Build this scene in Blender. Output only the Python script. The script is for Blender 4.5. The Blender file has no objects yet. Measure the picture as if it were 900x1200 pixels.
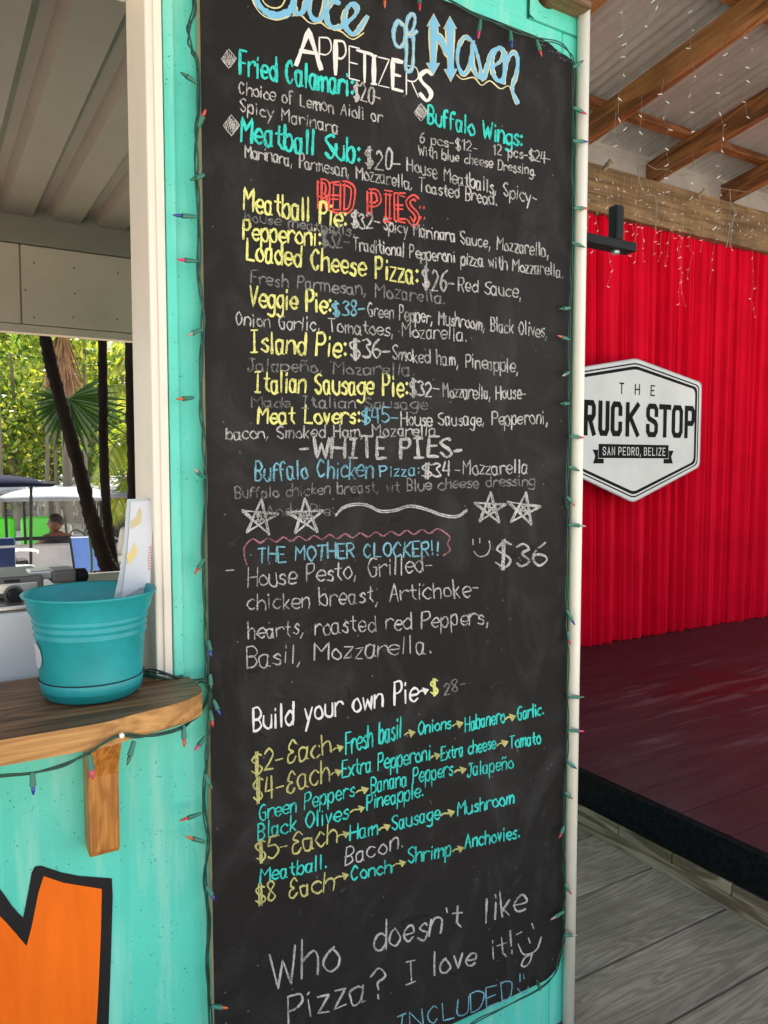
import bpy, bmesh, math, random
import numpy as np
from mathutils import Vector, Matrix
rnd = random.Random(7)
C = bpy.context.scene.collection
R = math.radians

# ---------------------------------------------------------------- camera, sky, sun, exposure
EYE = Vector((0, -1.45, 1.5)); YAW = R(-31.13); PITCH = R(-3.55); FPX = 900.0
cam = bpy.data.cameras.new('camera'); cam.sensor_fit = 'HORIZONTAL'; cam.sensor_width = 36; cam.lens = 36
cam.clip_start = 0.02; cam.clip_end = 2000
cam_o = bpy.data.objects.new('camera', cam); C.objects.link(cam_o)
cam_o.location = EYE; cam_o.rotation_euler = (math.pi/2 + PITCH, 0, YAW)
bpy.context.scene.camera = cam_o
_m = cam_o.rotation_euler.to_matrix()
_Rt, _Up, _Fw = _m @ Vector((1,0,0)), _m @ Vector((0,1,0)), _m @ Vector((0,0,-1))
SUN_EL, SUN_AZ = R(60), R(14)         # azimuth from +Y towards +X
w = bpy.data.worlds.new('World'); bpy.context.scene.world = w; w.use_nodes = True
nt = w.node_tree; bg = nt.nodes['Background']
sky = nt.nodes.new('ShaderNodeTexSky'); sky.sky_type = 'NISHITA'; sky.sun_disc = False
sky.sun_elevation = SUN_EL; sky.sun_rotation = SUN_AZ; sky.dust_density = 2.0; sky.ozone_density = 0.6
hs = nt.nodes.new('ShaderNodeHueSaturation'); hs.inputs['Saturation'].default_value = .42   # the phone's white balance takes the blue out of the shade
nt.links.new(sky.outputs[0], hs.inputs['Color']); nt.links.new(hs.outputs[0], bg.inputs[0]); bg.inputs[1].default_value = 0.15
sl = bpy.data.lights.new('sun', 'SUN'); sl.energy = 4.5; sl.angle = R(0.5); sl.color = (1, .96, .88)
so = bpy.data.objects.new('sun', sl); C.objects.link(so)
d = Vector((math.sin(SUN_AZ)*math.cos(SUN_EL), math.cos(SUN_AZ)*math.cos(SUN_EL), math.sin(SUN_EL)))
so.rotation_euler = d.to_track_quat('Z', 'Y').to_euler(); so.location = (0, 0, 12)
vs = bpy.context.scene.view_settings
vs.view_transform = 'Standard'; vs.look = 'None'; vs.gamma = 1; vs.exposure = 1.56
bpy.context.scene.cycles.max_bounces = 8; bpy.context.scene.cycles.diffuse_bounces = 6

def ray(px, py): return _Fw*FPX + _Rt*(px-450) + _Up*(600-py)
def P(px, py, y=None, x=None, z=None, Y=None):
    """the point of a real plane (x, y or z constant) where a sight line of the photograph meets it"""
    r = ray(px, py)
    if Y is not None: y = Y - 1.45
    if y is not None: t = (y-EYE.y)/r.y
    elif x is not None: t = (x-EYE.x)/r.x
    else: t = (z-EYE.z)/r.z
    return EYE + r*t

# ---------------------------------------------------------------- materials
def new_mat(name):
    m = bpy.data.materials.new(name); m.use_nodes = True
    return m, m.node_tree, m.node_tree.nodes['Principled BSDF']
def N(nt, t, **k):
    n = nt.nodes.new(t)
    for a, b in k.items():
        if a.startswith('i_'): n.inputs[a[2:].replace('_', ' ')].default_value = b
        else: setattr(n, a, b)
    return n
def coords(nt, scale=(1,1,1), rand=0.0, rot=(0,0,0)):
    tc = N(nt, 'ShaderNodeTexCoord'); mp = N(nt, 'ShaderNodeMapping')
    mp.inputs['Scale'].default_value = scale; mp.inputs['Rotation'].default_value = rot
    if rand:
        oi = N(nt, 'ShaderNodeObjectInfo'); vm = N(nt, 'ShaderNodeVectorMath', operation='MULTIPLY')
        vm.inputs[1].default_value = (rand, rand*1.7, rand*.6)
        nt.links.new(oi.outputs['Random'], vm.inputs[0])
        va = N(nt, 'ShaderNodeVectorMath', operation='ADD')
        nt.links.new(tc.outputs['Object'], va.inputs[0]); nt.links.new(vm.outputs[0], va.inputs[1])
        nt.links.new(va.outputs[0], mp.inputs[0])
    else: nt.links.new(tc.outputs['Object'], mp.inputs[0])
    return mp
def ramp(nt, src, stops):
    r = N(nt, 'ShaderNodeValToRGB'); e = r.color_ramp.elements
    while len(e) < len(stops): e.new(.5)
    for q, (p, c) in zip(e, stops):
        q.position = p; q.color = (*c, 1) if len(c) == 3 else c
    nt.links.new(src, r.inputs[0]); return r
def mixc(nt, fac, a, b, mode='MIX'):
    m = N(nt, 'ShaderNodeMix', data_type='RGBA', blend_type=mode)
    for s, v in ((0, fac), (6, a), (7, b)):
        if hasattr(v, 'links') or isinstance(v, bpy.types.NodeSocket): nt.links.new(v, m.inputs[s])
        else: m.inputs[s].default_value = v if s == 0 else (*v, 1)
    return m.outputs[2]
def bump(nt, bs, h, strength=.3, dist=.002):
    b = N(nt, 'ShaderNodeBump'); b.inputs['Strength'].default_value = strength; b.inputs['Distance'].default_value = dist
    nt.links.new(h, b.inputs['Height']); nt.links.new(b.outputs[0], bs.inputs['Normal'])
def noise(nt, mp, scale, detail=6, rough=.6, dist=0.0):
    n = N(nt, 'ShaderNodeTexNoise'); n.inputs['Scale'].default_value = scale; n.inputs['Detail'].default_value = detail
    n.inputs['Roughness'].default_value = rough; n.inputs['Distortion'].default_value = dist
    if mp is not None: nt.links.new(mp.outputs[0], n.inputs[0])
    return n.outputs[0]
def plain(name, col, rough=.6, var=.12, scale=8, metal=0, spec=.5, bmp=0.0, stretch=(1,1,1), coat=0):
    m, nt, b = new_mat(name)
    mp = coords(nt, stretch, .37); n = noise(nt, mp, scale)
    lo = tuple(max(0, c*(1-var)) for c in col); hi = tuple(min(1, c*(1+var)) for c in col)
    r = ramp(nt, n, [(.3, lo), (.7, hi)]); nt.links.new(r.outputs[0], b.inputs['Base Color'])
    b.inputs['Roughness'].default_value = rough; b.inputs['Metallic'].default_value = metal
    b.inputs['Specular IOR Level'].default_value = spec; b.inputs['Coat Weight'].default_value = coat
    if bmp: bump(nt, b, noise(nt, mp, scale*6), bmp, .003)
    return m
def wood(name, dark, light, axis=0, scale=1.0, rough=.6, knots=.5, spec=.4, bmp=.35, coat=0, dirt=None, rings=34):
    """long grain along an axis; growth rings from a distorted wave, fibres from a stretched noise"""
    m, nt, b = new_mat(name)
    s = [5.5*scale]*3; s[axis] = .75*scale
    mp = coords(nt, tuple(s), 3.1)
    wv = N(nt, 'ShaderNodeTexNoise'); wv.inputs['Scale'].default_value = 1.1; wv.inputs['Detail'].default_value = 3
    wv.inputs['Distortion'].default_value = 1.2; nt.links.new(mp.outputs[0], wv.inputs[0])
    mu = N(nt, 'ShaderNodeMath', operation='MULTIPLY'); mu.inputs[1].default_value = rings
    nt.links.new(wv.outputs[0], mu.inputs[0])
    sn = N(nt, 'ShaderNodeMath', operation='SINE'); nt.links.new(mu.outputs[0], sn.inputs[0])
    s2 = [90*scale]*3; s2[axis] = 2.2*scale
    mp2 = coords(nt, tuple(s2), 2.3); fib = noise(nt, mp2, 1.5, 5, .7)
    ma = N(nt, 'ShaderNodeMath', operation='MULTIPLY_ADD'); ma.inputs[1].default_value = .13*knots*2; 
    nt.links.new(sn.outputs[0], ma.inputs[0]); nt.links.new(fib, ma.inputs[2])
    r = ramp(nt, ma.outputs[0], [(.32, dark), (.70, light)])
    mp3 = coords(nt, (1,1,1), 5); big = noise(nt, mp3, 3.5, 4)
    rr = ramp(nt, big, [(.35, (.72,.72,.72)), (.65, (1.1,1.1,1.1))])
    col = mixc(nt, 1.0, r.outputs[0], rr.outputs[0], 'MULTIPLY')
    if dirt:
        dn = noise(nt, mp3, 9, 8, .7); dr = ramp(nt, dn, [(.56, (0,0,0)), (.66, (1,1,1))])
        col = mixc(nt, dr.outputs[0], col, dirt)
    nt.links.new(col, b.inputs['Base Color']); b.inputs['Roughness'].default_value = rough
    b.inputs['Specular IOR Level'].default_value = spec; b.inputs['Coat Weight'].default_value = coat
    b.inputs['Coat Roughness'].default_value = .25
    bump(nt, b, ma.outputs[0], bmp, .0015)
    return m
def painted_steel(name, col, rust=True):
    m, nt, b = new_mat(name)
    mp = coords(nt); mpv = coords(nt, (9, 9, .9))
    big = noise(nt, mp, 2.2, 5); st = noise(nt, mpv, 2.5, 6)
    a = ramp(nt, big, [(.3, tuple(c*.86 for c in col)), (.7, tuple(min(1, c*1.1) for c in col))])
    # chalky streaks where the paint has weathered pale
    sr = ramp(nt, st, [(.50, (0,0,0)), (.74, (.60,.60,.60))])
    c1 = mixc(nt, sr.outputs[0], a.outputs[0], (min(1,col[0]+.30), .70, .58))
    # small specks of mildew and rust, denser in some zones
    vo = N(nt, 'ShaderNodeTexVoronoi'); vo.inputs['Scale'].default_value = 150; nt.links.new(mp.outputs[0], vo.inputs[0])
    sp = ramp(nt, vo.outputs['Distance'], [(.16, (1,1,1)), (.30, (0,0,0))])
    dn = noise(nt, mp, 7, 4); dr = ramp(nt, dn, [(.40, (.15,.15,.15)), (.60, (1,1,1))])
    vo2 = noise(nt, mp, 70, 2); v2 = ramp(nt, vo2, [(.53, (0,0,0)), (.60, (1,1,1))])
    f = mixc(nt, 1.0, mixc(nt, 1.0, sp.outputs[0], dr.outputs[0], 'MULTIPLY'), v2.outputs[0], 'MULTIPLY')
    c2 = mixc(nt, f, c1, tuple(c*.22+.01 for c in col))
    if rust:
        rn = noise(nt, mp, 22, 8, .75); r2 = ramp(nt, rn, [(.70, (0,0,0)), (.73, (1,1,1))])
        c2 = mixc(nt, r2.outputs[0], c2, (.13, .05, .02))
    nt.links.new(c2, b.inputs['Base Color']); b.inputs['Roughness'].default_value = .38
    bump(nt, b, noise(nt, mp, 30, 6), .12, .004)
    return m
TEAL = (.095, .62, .50)
M = {}
M['teal'] = painted_steel('turquoise_paint', TEAL)
M['cream'] = plain('cream_paint', (.80,.715,.62), .45, .07, 5, bmp=.1, stretch=(1,1,.3))
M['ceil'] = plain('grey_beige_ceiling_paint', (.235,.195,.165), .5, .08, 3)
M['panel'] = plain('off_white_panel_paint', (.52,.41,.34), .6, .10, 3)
M['black'] = plain('black_painted_steel', (.007,.007,.008), .55, .3, 20, bmp=.2, spec=.2)
M['dark'] = plain('dark_gap_shade', (.01,.01,.01), .9)  # near-black colour stands in for the shade in holes and gaps
M['pvc'] = plain('aged_white_plastic_pipe', (.78,.75,.65), .4, .10, 4, stretch=(1,1,.4))
M['ply'] = wood('plywood_edge', (.36,.24,.13), (.62,.46,.29), 2, 1, .8, .2)
M['oak'] = wood('varnished_shelf_edge', (.36,.16,.045), (.58,.30,.095), 0, 1.1, .5, .5, coat=.05, rings=90)
M['top'] = wood('dark_varnished_shelf_top', (.085,.038,.014), (.33,.168,.068), 0, .9, .5, .45, coat=.06, rings=70)
M['bracket'] = wood('orange_pine', (.36,.12,.016), (.64,.27,.05), 2, 1.6, .45, .45, coat=.1, rings=60)
M['rafter'] = wood('brown_stained_rafter', (.11,.038,.014), (.36,.145,.052), 1, .8, .5, .5)
M['purlin'] = wood('brown_stained_purlin', (.11,.038,.014), (.33,.13,.048), 0, .8, .5, .5)
M['beam'] = wood('rough_sawn_beam', (.12,.066,.030), (.30,.185,.092), 0, .7, .8, .35, bmp=.6)
M['deck'] = wood('weathered_grey_deck', (.195,.168,.128), (.315,.278,.220), 0, 1.2, .85, .55, rings=90)
M['block'] = wood('brown_edge_block', (.16,.11,.07), (.40,.31,.22), 1, .8, .7, 1)
M['orange'] = plain('orange_letter_paint', (.90,.155,.006), .6, .22, 9, spec=.2, bmp=.2, stretch=(1,1,.2))
M['letblack'] = plain('black_letter_paint', (.010,.010,.012), .6, .2, 12, spec=.25)
M['potm'] = plain('teal_plastic', (.012,.285,.315), .42, .16, 14, bmp=.12)
M['steel'] = plain('stainless_steel', (.50,.48,.46), .3, .06, 5, metal=.85)
M['gal'] = plain('chrome_tube', (.75,.76,.80), .15, .03, 5, metal=1)
M['appl'] = plain('white_enamel', (.62,.64,.68), .35, .05, 3)
M['grey'] = plain('dark_grey_plastic', (.09,.085,.08), .45, .1, 10)
M['wire'] = plain('dark_green_wire', (.010,.060,.040), .4, .2, 30)
M['sock'] = plain('green_plastic_socket', (.03,.17,.12), .4, .1, 30)
M['whitewire'] = plain('white_cable', (.34,.31,.28), .5, .08, 30)
M['cable'] = plain('dull_cable', (.26,.22,.18), .6, .08, 30)
M['minibulb'] = plain('clear_white_bulb', (.80,.76,.74), .25, .02, 30)
for nme, c in dict(red=(.50,.02,.02), blue=(.015,.03,.28), green=(.01,.10,.04), orangeb=(.50,.10,.02), pink=(.62,.02,.14), clear=(.35,.32,.28)).items():
    M[nme] = plain('bulb_'+nme, c, .15, .05, 20, coat=.6)
M['paper'] = plain('laminated_paper', (.58,.58,.61), .25, .03, 5, coat=.5)
M['lamin'] = plain('clear_laminate_edge', (.42,.45,.46), .15, .05, 5, coat=.8)
M['tan'] = plain('printed_tan', (.55,.45,.24), .4, .06, 20)
M['yellowp'] = plain('printed_yellow', (.72,.55,.18), .4, .06, 20)
M['redp'] = plain('printed_red', (.62,.16,.10), .4, .06, 20)
M['tape'] = plain('crinkled_clear_tape', (.30,.50,.46), .2, .2, 60, bmp=.6, coat=.8)
M['sand'] = plain('pale_sand', (.50,.44,.34), .9, .12, .8, bmp=.3)
M['skin'] = plain('brown_skin', (.13,.052,.026), .5, .08, 10)
M['hair'] = plain('black_hair', (.012,.009,.008), .7, .3, 50)
M['shirt'] = plain('black_cloth', (.014,.014,.017), .8, .2, 20)
M['canopy'] = plain('white_canopy_plastic', (.215,.225,.235), .5, .45, 1.8)  # strong mottling puts dappled shade into the colour
M['navy'] = plain('navy_canopy_plastic', (.007,.010,.024), .8, .1, 2, spec=.05)
M['limeseat'] = plain('lime_green_vinyl', (.07,.58,.02), .35, .12, 8)
M['cartwhite'] = plain('white_cart_body', (.68,.69,.70), .35, .05, 3)
M['cartblue'] = plain('pale_blue_mesh', (.12,.24,.62), .5, .12, 6)
M['cartred'] = plain('red_cart_body', (.55,.02,.02), .35, .05, 3)
M['vinyl'] = plain('cream_vinyl', (.62,.58,.52), .5, .08, 8)
M['rubber'] = plain('black_rubber', (.015,.015,.015), .8)
M['bluev'] = plain('blue_chair_vinyl', (.012,.035,.16), .4, .1, 8)
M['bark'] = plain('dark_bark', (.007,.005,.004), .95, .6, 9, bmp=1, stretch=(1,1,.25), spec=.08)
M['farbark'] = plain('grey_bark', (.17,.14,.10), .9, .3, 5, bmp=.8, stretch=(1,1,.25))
M['thatch'] = plain('dry_palm_skirt', (.30,.16,.09), .9, .3, 12, stretch=(1,1,.2))

def leaf_mat(name, cols, tr=.5):
    m, nt, b = new_mat(name)
    g = N(nt, 'ShaderNodeNewGeometry')
    r = ramp(nt, g.outputs['Random Per Island'], [((i+.0)/len(cols), c) for i, c in enumerate(cols)])
    r.color_ramp.interpolation = 'CONSTANT'
    nt.links.new(r.outputs[0], b.inputs['Base Color']); b.inputs['Roughness'].default_value = .4
    t = N(nt, 'ShaderNodeBsdfTranslucent'); nt.links.new(mixc(nt, 1, r.outputs[0], (1.5,1.25,.5), 'MULTIPLY'), t.inputs[0])
    mx = N(nt, 'ShaderNodeMixShader'); mx.inputs[0].default_value = tr
    nt.links.new(b.outputs[0], mx.inputs[1]); nt.links.new(t.outputs[0], mx.inputs[2])
    nt.links.new(mx.outputs[0], nt.nodes['Material Output'].inputs[0])
    return m
M['leafA'] = leaf_mat('sunlit_leaf', [(.16,.26,.03),(.25,.33,.05),(.09,.17,.03),(.34,.38,.09),(.05,.11,.02)], .5)
M['leafB'] = leaf_mat('green_leaf', [(.07,.17,.03),(.12,.24,.04),(.04,.10,.02),(.2,.3,.07)], .45)
M['palm'] = leaf_mat('palm_leaf', [(.010,.035,.008),(.018,.055,.012),(.007,.024,.006)], .12)
M['frond'] = leaf_mat('yellow_green_frond', [(.22,.30,.04),(.32,.36,.07),(.14,.22,.03)], .5)

# chalkboard
m, nt, b = new_mat('chalkboard_paint')
mp = coords(nt); mpS = coords(nt, (1.0, 1, .55), rot=(0, .5, 0))
n1 = noise(nt, mp, 1.6, 5, .55, .6); n2 = noise(nt, mpS, 5, 6, .6, 2.2); n3 = noise(nt, mp, 160, 3, .7)
r1 = ramp(nt, n1, [(.35, (.0095,.0083,.0078)), (.72, (.018,.0163,.0158))])
r2 = ramp(nt, n2, [(.50, (0,0,0)), (.80, (.10,.10,.10))])
c = mixc(nt, r2.outputs[0], r1.outputs[0], (.22,.22,.23))
r3 = ramp(nt, n3, [(.42, (.9,.9,.9)), (.68, (1.14,1.14,1.14))])
c = mixc(nt, 1, c, r3.outputs[0], 'MULTIPLY')
vo = N(nt, 'ShaderNodeTexVoronoi'); vo.inputs['Scale'].default_value = 26; nt.links.new(mp.outputs[0], vo.inputs[0])
rv = ramp(nt, vo.outputs['Distance'], [(.035, (.5,.5,.5)), (.06, (0,0,0))])
c = mixc(nt, rv.outputs[0], c, (.25,.25,.25))
nt.links.new(c, b.inputs['Base Color']); b.inputs['Roughness'].default_value = .7; b.inputs['Specular IOR Level'].default_value = .2
bump(nt, b, n3, .15, .001); M['board'] = m

def chalk(name, col, cover, grain=620):
    """chalk line: the grain of the board shows through where the stick skipped"""
    m, nt, b = new_mat(name); mp = coords(nt)
    n = noise(nt, mp, grain, 3, .7); lo = .80-cover*.36
    big = noise(nt, mp, 22, 3)
    ad = N(nt, 'ShaderNodeMath', operation='MULTIPLY_ADD'); ad.inputs[1].default_value = .35
    nt.links.new(big, ad.inputs[0]); nt.links.new(n, ad.inputs[2])
    r = ramp(nt, ad.outputs[0], [(lo, (0,0,0)), (min(.99, lo+.26), (1,1,1))])
    c = mixc(nt, r.outputs[0], (.018,.0165,.016), col)
    nt.links.new(c, b.inputs['Base Color']); b.inputs['Roughness'].default_value = .9; b.inputs['Specular IOR Level'].default_value = .1
    return m
CH = {'white': chalk('white_paint_marker', (.72,.70,.68), 1.3), 'chalk': chalk('white_chalk', (.60,.58,.57), .76),
      'dim': chalk('faint_chalk', (.34,.33,.33), .64), 'cyan': chalk('turquoise_marker', (.05,.64,.56), .95),
      'yellow': chalk('yellow_marker', (.78,.76,.25), .95), 'pyellow': chalk('pale_yellow_chalk', (.58,.55,.20), .9),
      'blue': chalk('light_blue_chalk', (.22,.50,.62), .8), 'lblue': chalk('light_blue_paint', (.19,.46,.68), 1.4),
      'cream': chalk('cream_outline', (.66,.60,.36), 1.3), 'red': chalk('red_chalk', (.78,.10,.085), 1.0),
      'pink': chalk('pink_chalk', (.48,.20,.24), .7), 'smudge': chalk('rubbed_chalk', (.045,.044,.043), .45, 60)}

# ---------------------------------------------------------------- mesh helpers
class MB:
    def __init__(s): s.v = []; s.f = []; s.mi = []
    def add(s, vs, fs, mi=0):
        o = len(s.v); s.v += [tuple(v) for v in vs]; s.f += [tuple(i+o for i in f) for f in fs]; s.mi += [mi]*len(fs); return s
    def box(s, a, b_, mi=0):
        x0,y0,z0 = a; x1,y1,z1 = b_
        return s.add([(x0,y0,z0),(x1,y0,z0),(x1,y1,z0),(x0,y1,z0),(x0,y0,z1),(x1,y0,z1),(x1,y1,z1),(x0,y1,z1)],
              [(0,3,2,1),(4,5,6,7),(0,1,5,4),(1,2,6,5),(2,3,7,6),(3,0,4,7)], mi)
    def tube(s, pts, r, n=6, mi=0, cap=True):
        pts = [Vector(p) for p in pts]; rr = r if isinstance(r, (list, tuple)) else [r]*len(pts)
        vs = []; up = Vector((0,0,1)); prev = None
        for i, p in enumerate(pts):
            t = (pts[min(i+1, len(pts)-1)] - pts[max(i-1, 0)])
            if t.length < 1e-9: t = Vector((0,0,1))
            t.normalize()
            if prev is None:
                a = t.cross(up)
                if a.length < .1: a = t.cross(Vector((1,0,0)))
            else: a = prev - t*prev.dot(t)
            a.normalize(); prev = a; b2 = t.cross(a)
            for k in range(n):
                an = 2*math.pi*k/n; vs.append(p + (a*math.cos(an)+b2*math.sin(an))*rr[i])
        fs = []
        for i in range(len(pts)-1):
            for k in range(n):
                fs.append((i*n+k, i*n+(k+1)%n, (i+1)*n+(k+1)%n, (i+1)*n+k))
        if cap: fs += [tuple(range(n-1,-1,-1)), tuple((len(pts)-1)*n+k for k in range(n))]
        return s.add(vs, fs, mi)
    def lathe(s, prof, c=(0,0,0), n=48, sx=1, sy=1, mi=0):
        vs = []; fs = []
        for (r, z) in prof:
            for k in range(n):
                a = 2*math.pi*k/n; vs.append((c[0]+r*sx*math.cos(a), c[1]+r*sy*math.sin(a), c[2]+z))
        for i in range(len(prof)-1):
            for k in range(n): fs.append((i*n+k, i*n+(k+1)%n, (i+1)*n+(k+1)%n, (i+1)*n+k))
        return s.add(vs, fs, mi)
    def prism(s, poly, y0, y1, mi=0):      # outline in x,z given depth along y
        n = len(poly); vs = [(x,y0,z) for x,z in poly]+[(x,y1,z) for x,z in poly]
        fs = [tuple(range(n)), tuple(range(2*n-1, n-1, -1))]+[((i+1)%n, i, n+i, n+(i+1)%n) for i in range(n)]
        return s.add(vs, fs, mi)
    def build(s, name, mat, parent=None, bevel=0, smooth=False, loc=None):
        me = bpy.data.meshes.new(name); me.from_pydata(s.v, [], s.f)
        for mm in (mat if isinstance(mat, (list, tuple)) else [mat]): me.materials.append(mm)
        if any(s.mi): me.polygons.foreach_set('material_index', s.mi)
        bm = bmesh.new(); bm.from_mesh(me); bmesh.ops.recalc_face_normals(bm, faces=bm.faces)
        bm.to_mesh(me); bm.free()
        if smooth: me.polygons.foreach_set('use_smooth', [True]*len(me.polygons))
        o = bpy.data.objects.new(name, me); C.objects.link(o)
        if parent is not None: o.parent = parent
        if loc is not None: o.location = loc
        if bevel:
            bv = o.modifiers.new('bevel', 'BEVEL'); bv.width = bevel; bv.segments = 2; bv.limit_method = 'ANGLE'; bv.angle_limit = R(35)
        return o
def tag(o, label=None, cat=None, group=None, kind=None):
    for k, v in (('label', label), ('category', cat), ('group', group), ('kind', kind)):
        if v: o[k] = v
    return o
def thing(name, label, cat, loc=(0,0,0), rz=0, group=None):
    o = bpy.data.objects.new(name, None); o.empty_display_size = .1; C.objects.link(o)
    o.location = loc; o.rotation_euler = (0,0,rz); tag(o, label, cat, group); return o
def inst(src, parent, loc=(0,0,0), rot=(0,0,0), scale=(1,1,1)):
    o = src.copy(); C.objects.link(o); o.parent = parent; o.location = loc; o.rotation_euler = rot; o.scale = scale; return o
def copy_tree(o, parent=None):
    c = o.copy(); C.objects.link(c); c.parent = parent
    for ch in list(o.children): copy_tree(ch, c)
    return c
def catmull(pts, k=6):
    if len(pts) < 3: return [tuple(p) for p in pts]
    P_ = [np.array(p, float) for p in pts]; P_ = [2*P_[0]-P_[1]]+P_+[2*P_[-1]-P_[-2]]; out = []
    for i in range(1, len(P_)-2):
        for j in range(k):
            t = j/k; a,b_,c_,d_ = P_[i-1:i+3]
            out.append(.5*((2*b_)+(-a+c_)*t+(2*a-5*b_+4*c_-d_)*t*t+(-a+3*b_-3*c_+d_)*t**3))
    out.append(P_[-2]); return [tuple(q) for q in out]

# ---------------------------------------------------------------- ground and deck
GZ = -.75
g = MB().add([(-400,-400,GZ),(400,-400,GZ),(400,400,GZ),(-400,400,GZ)], [(0,1,2,3)]).build('ground', M['sand'])
tag(g, kind='structure')
deck = thing('deck', None, None); tag(deck, kind='structure')
del_keys = [k for k in ('label', 'category') if k in deck.keys()]
for k in del_keys: del deck[k]
seams = [2.60, 2.35, 2.156, 1.862, 1.553, 1.30, 1.02, .72, .44, .15, -.15, -.44, -.75]
for i in range(len(seams)-1):
    a, b_ = seams[i+1]-1.45, seams[i]-1.45
    w_ = (b_-a)/2-.0042
    # joints between boards of one course staggered
    xs = [-3.2, (-.9, .2, -1.6)[i%3], 2.296]
    for j in range(2):
        L = (xs[j+1]-xs[j])/2-.0025
        o = MB().box((-L,-w_,-.035),(L,w_,0)).build('deck_plank', M['deck'], deck, bevel=.004, loc=((xs[j]+xs[j+1])/2, (a+b_)/2, rnd.uniform(-.002,.0)))
nh = MB()
for yv in [v-1.45 for v in seams[:-1]]:
    for x in (-2.47, -1.47, -.47, .53, 1.53, 2.15):
        for e in (-.07, -.21):
            if yv+e > -2.1: nh.lathe([(0,.0012),(.0032,.0008),(.0036,-.001)], (x+rnd.uniform(-.01,.01), yv+e+rnd.uniform(-.01,.01), 0), 7)
nh = nh.build('nail_heads', M['block'], deck); nh['kind'] = 'stuff'
for k in range(6):
    x = -3 + k*1.0
    MB().box((x,-2.15,-.2),(x+.05,1.15,-.036)).build('joist', M['block'], deck)
for x in (-3.1, -.6, 2.1):
    MB().box((x,-2.1,GZ-.1),(x+.1,-2.0,-.2)).build('deck_post', M['block'], deck)

# ---------------------------------------------------------------- stage
SX = 2.355; SZ = .22
m, nt, b = new_mat('worn_purple_stage_paint'); mp = coords(nt, (1,1,1)); mps = coords(nt, (.35, 3.0, 1), 4)
wp = N(nt, 'ShaderNodeNewGeometry')
mpw = N(nt, 'ShaderNodeMapping'); nt.links.new(wp.outputs['Position'], mpw.inputs[0]); mpw.inputs['Scale'].default_value = (1,1,1)
mpl = N(nt, 'ShaderNodeMapping'); nt.links.new(wp.outputs['Position'], mpl.inputs[0]); mpl.inputs['Scale'].default_value = (.5,4,1)
nb = noise(nt, mpw, 3.2, 8, .72, .6); nf = noise(nt, mpl, 7, 7, .7)
c0 = ramp(nt, nf, [(.32, (.009,.006,.009)), (.70, (.038,.025,.033))])
# worn patch of red and pale primer towards the back of the stage
ds = N(nt, 'ShaderNodeVectorMath', operation='DISTANCE'); 
mq = N(nt, 'ShaderNodeMapping'); nt.links.new(wp.outputs['Position'], mq.inputs[0]); mq.inputs['Scale'].default_value = (1,1.6,0)
nt.links.new(mq.outputs[0], ds.inputs[0]); ds.inputs[1].default_value = (3.9, 2.0, 0)
dd = N(nt, 'ShaderNodeMath', operation='MULTIPLY_ADD'); dd.inputs[1].default_value = -.38; dd.inputs[2].default_value = .50
nt.links.new(ds.outputs['Value'], dd.inputs[0])
sm = N(nt, 'ShaderNodeMath', operation='ADD'); nt.links.new(dd.outputs[0], sm.inputs[0]); nt.links.new(nb, sm.inputs[1])
rr = ramp(nt, sm.outputs[0], [(.78, (0,0,0)), (.90, (.8,.8,.8))])
c1 = mixc(nt, rr.outputs[0], c0.outputs[0], (.055,.003,.006))
n4 = noise(nt, mpl, 3, 8, .75); r4 = ramp(nt, n4, [(.54, (0,0,0)), (.62, (.55,.55,.55))])
r4b = ramp(nt, sm.outputs[0], [(.42, (.12,.12,.12)), (.72, (1,1,1))])
f4 = mixc(nt, 1, r4.outputs[0], r4b.outputs[0], 'MULTIPLY')
c2 = mixc(nt, f4, c1, (.13,.10,.11))
nt.links.new(c2, b.inputs['Base Color']); b.inputs['Roughness'].default_value = .42; b.inputs['Specular IOR Level'].default_value = .35
bump(nt, b, nf, .25, .002); M['stage'] = m
m, nt, b = new_mat('scuffed_black_fascia'); mp = coords(nt, (1,1,1)); n1 = noise(nt, mp, 60, 6, .8); n2 = noise(nt, mp, 9, 4)
c = ramp(nt, n1, [(.45, (.0015,.002,.003)), (.85, (.020,.024,.028))]); nt.links.new(c.outputs[0], b.inputs['Base Color'])
b.inputs['Roughness'].default_value = .7; b.inputs['Specular IOR Level'].default_value = .15; bump(nt, b, n1, .5, .003); M['fascia'] = m
stage = thing('stage', 'low stage with worn purple painted boards and a black front edge under the roof', 'stage', (SX, 0, 0))
sp = [-1.3 + .205*i for i in range(19)]
for i in range(len(sp)-1):
    y0, y1 = sp[i], sp[i+1]
    for (xa, xb) in ((.0, 3.1 + (i%3)*.5), (3.1+(i%3)*.5, 7.5)):
        MB().box((-(xb-xa)/2+.0015, -.1012, -.03), ((xb-xa)/2-.0015, .1012, 0)).build('stage_plank', M['stage'], stage,
              loc=((xa+xb)/2, (y0+y1)/2, SZ - rnd.uniform(0,.0012)))
MB().box((-.022,-1.3,.072),(-.001,2.4,SZ-.006)).build('fascia', M['fascia'], stage, bevel=.003)
y = -1.3
ends = [-1.22,-.93,-.70,-.40,-.15, .108, .352, .606, .862, 1.12, 1.4, 1.66, 1.95, 2.4]
for i in range(len(ends)-1):
    MB().box((-.030,ends[i]+.003,.030),(-.001,ends[i+1]-.003,.070)).build('edge_block', M['block'], stage, bevel=.003)
MB().box((-.058,-1.3,-.01),(-.031,2.4,.034)).build('edge_strip', M['block'], stage, bevel=.003)
MB().box((.02,-1.28,GZ),(7.4,2.38,.15)).build('base', M['dark'], stage)

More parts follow.
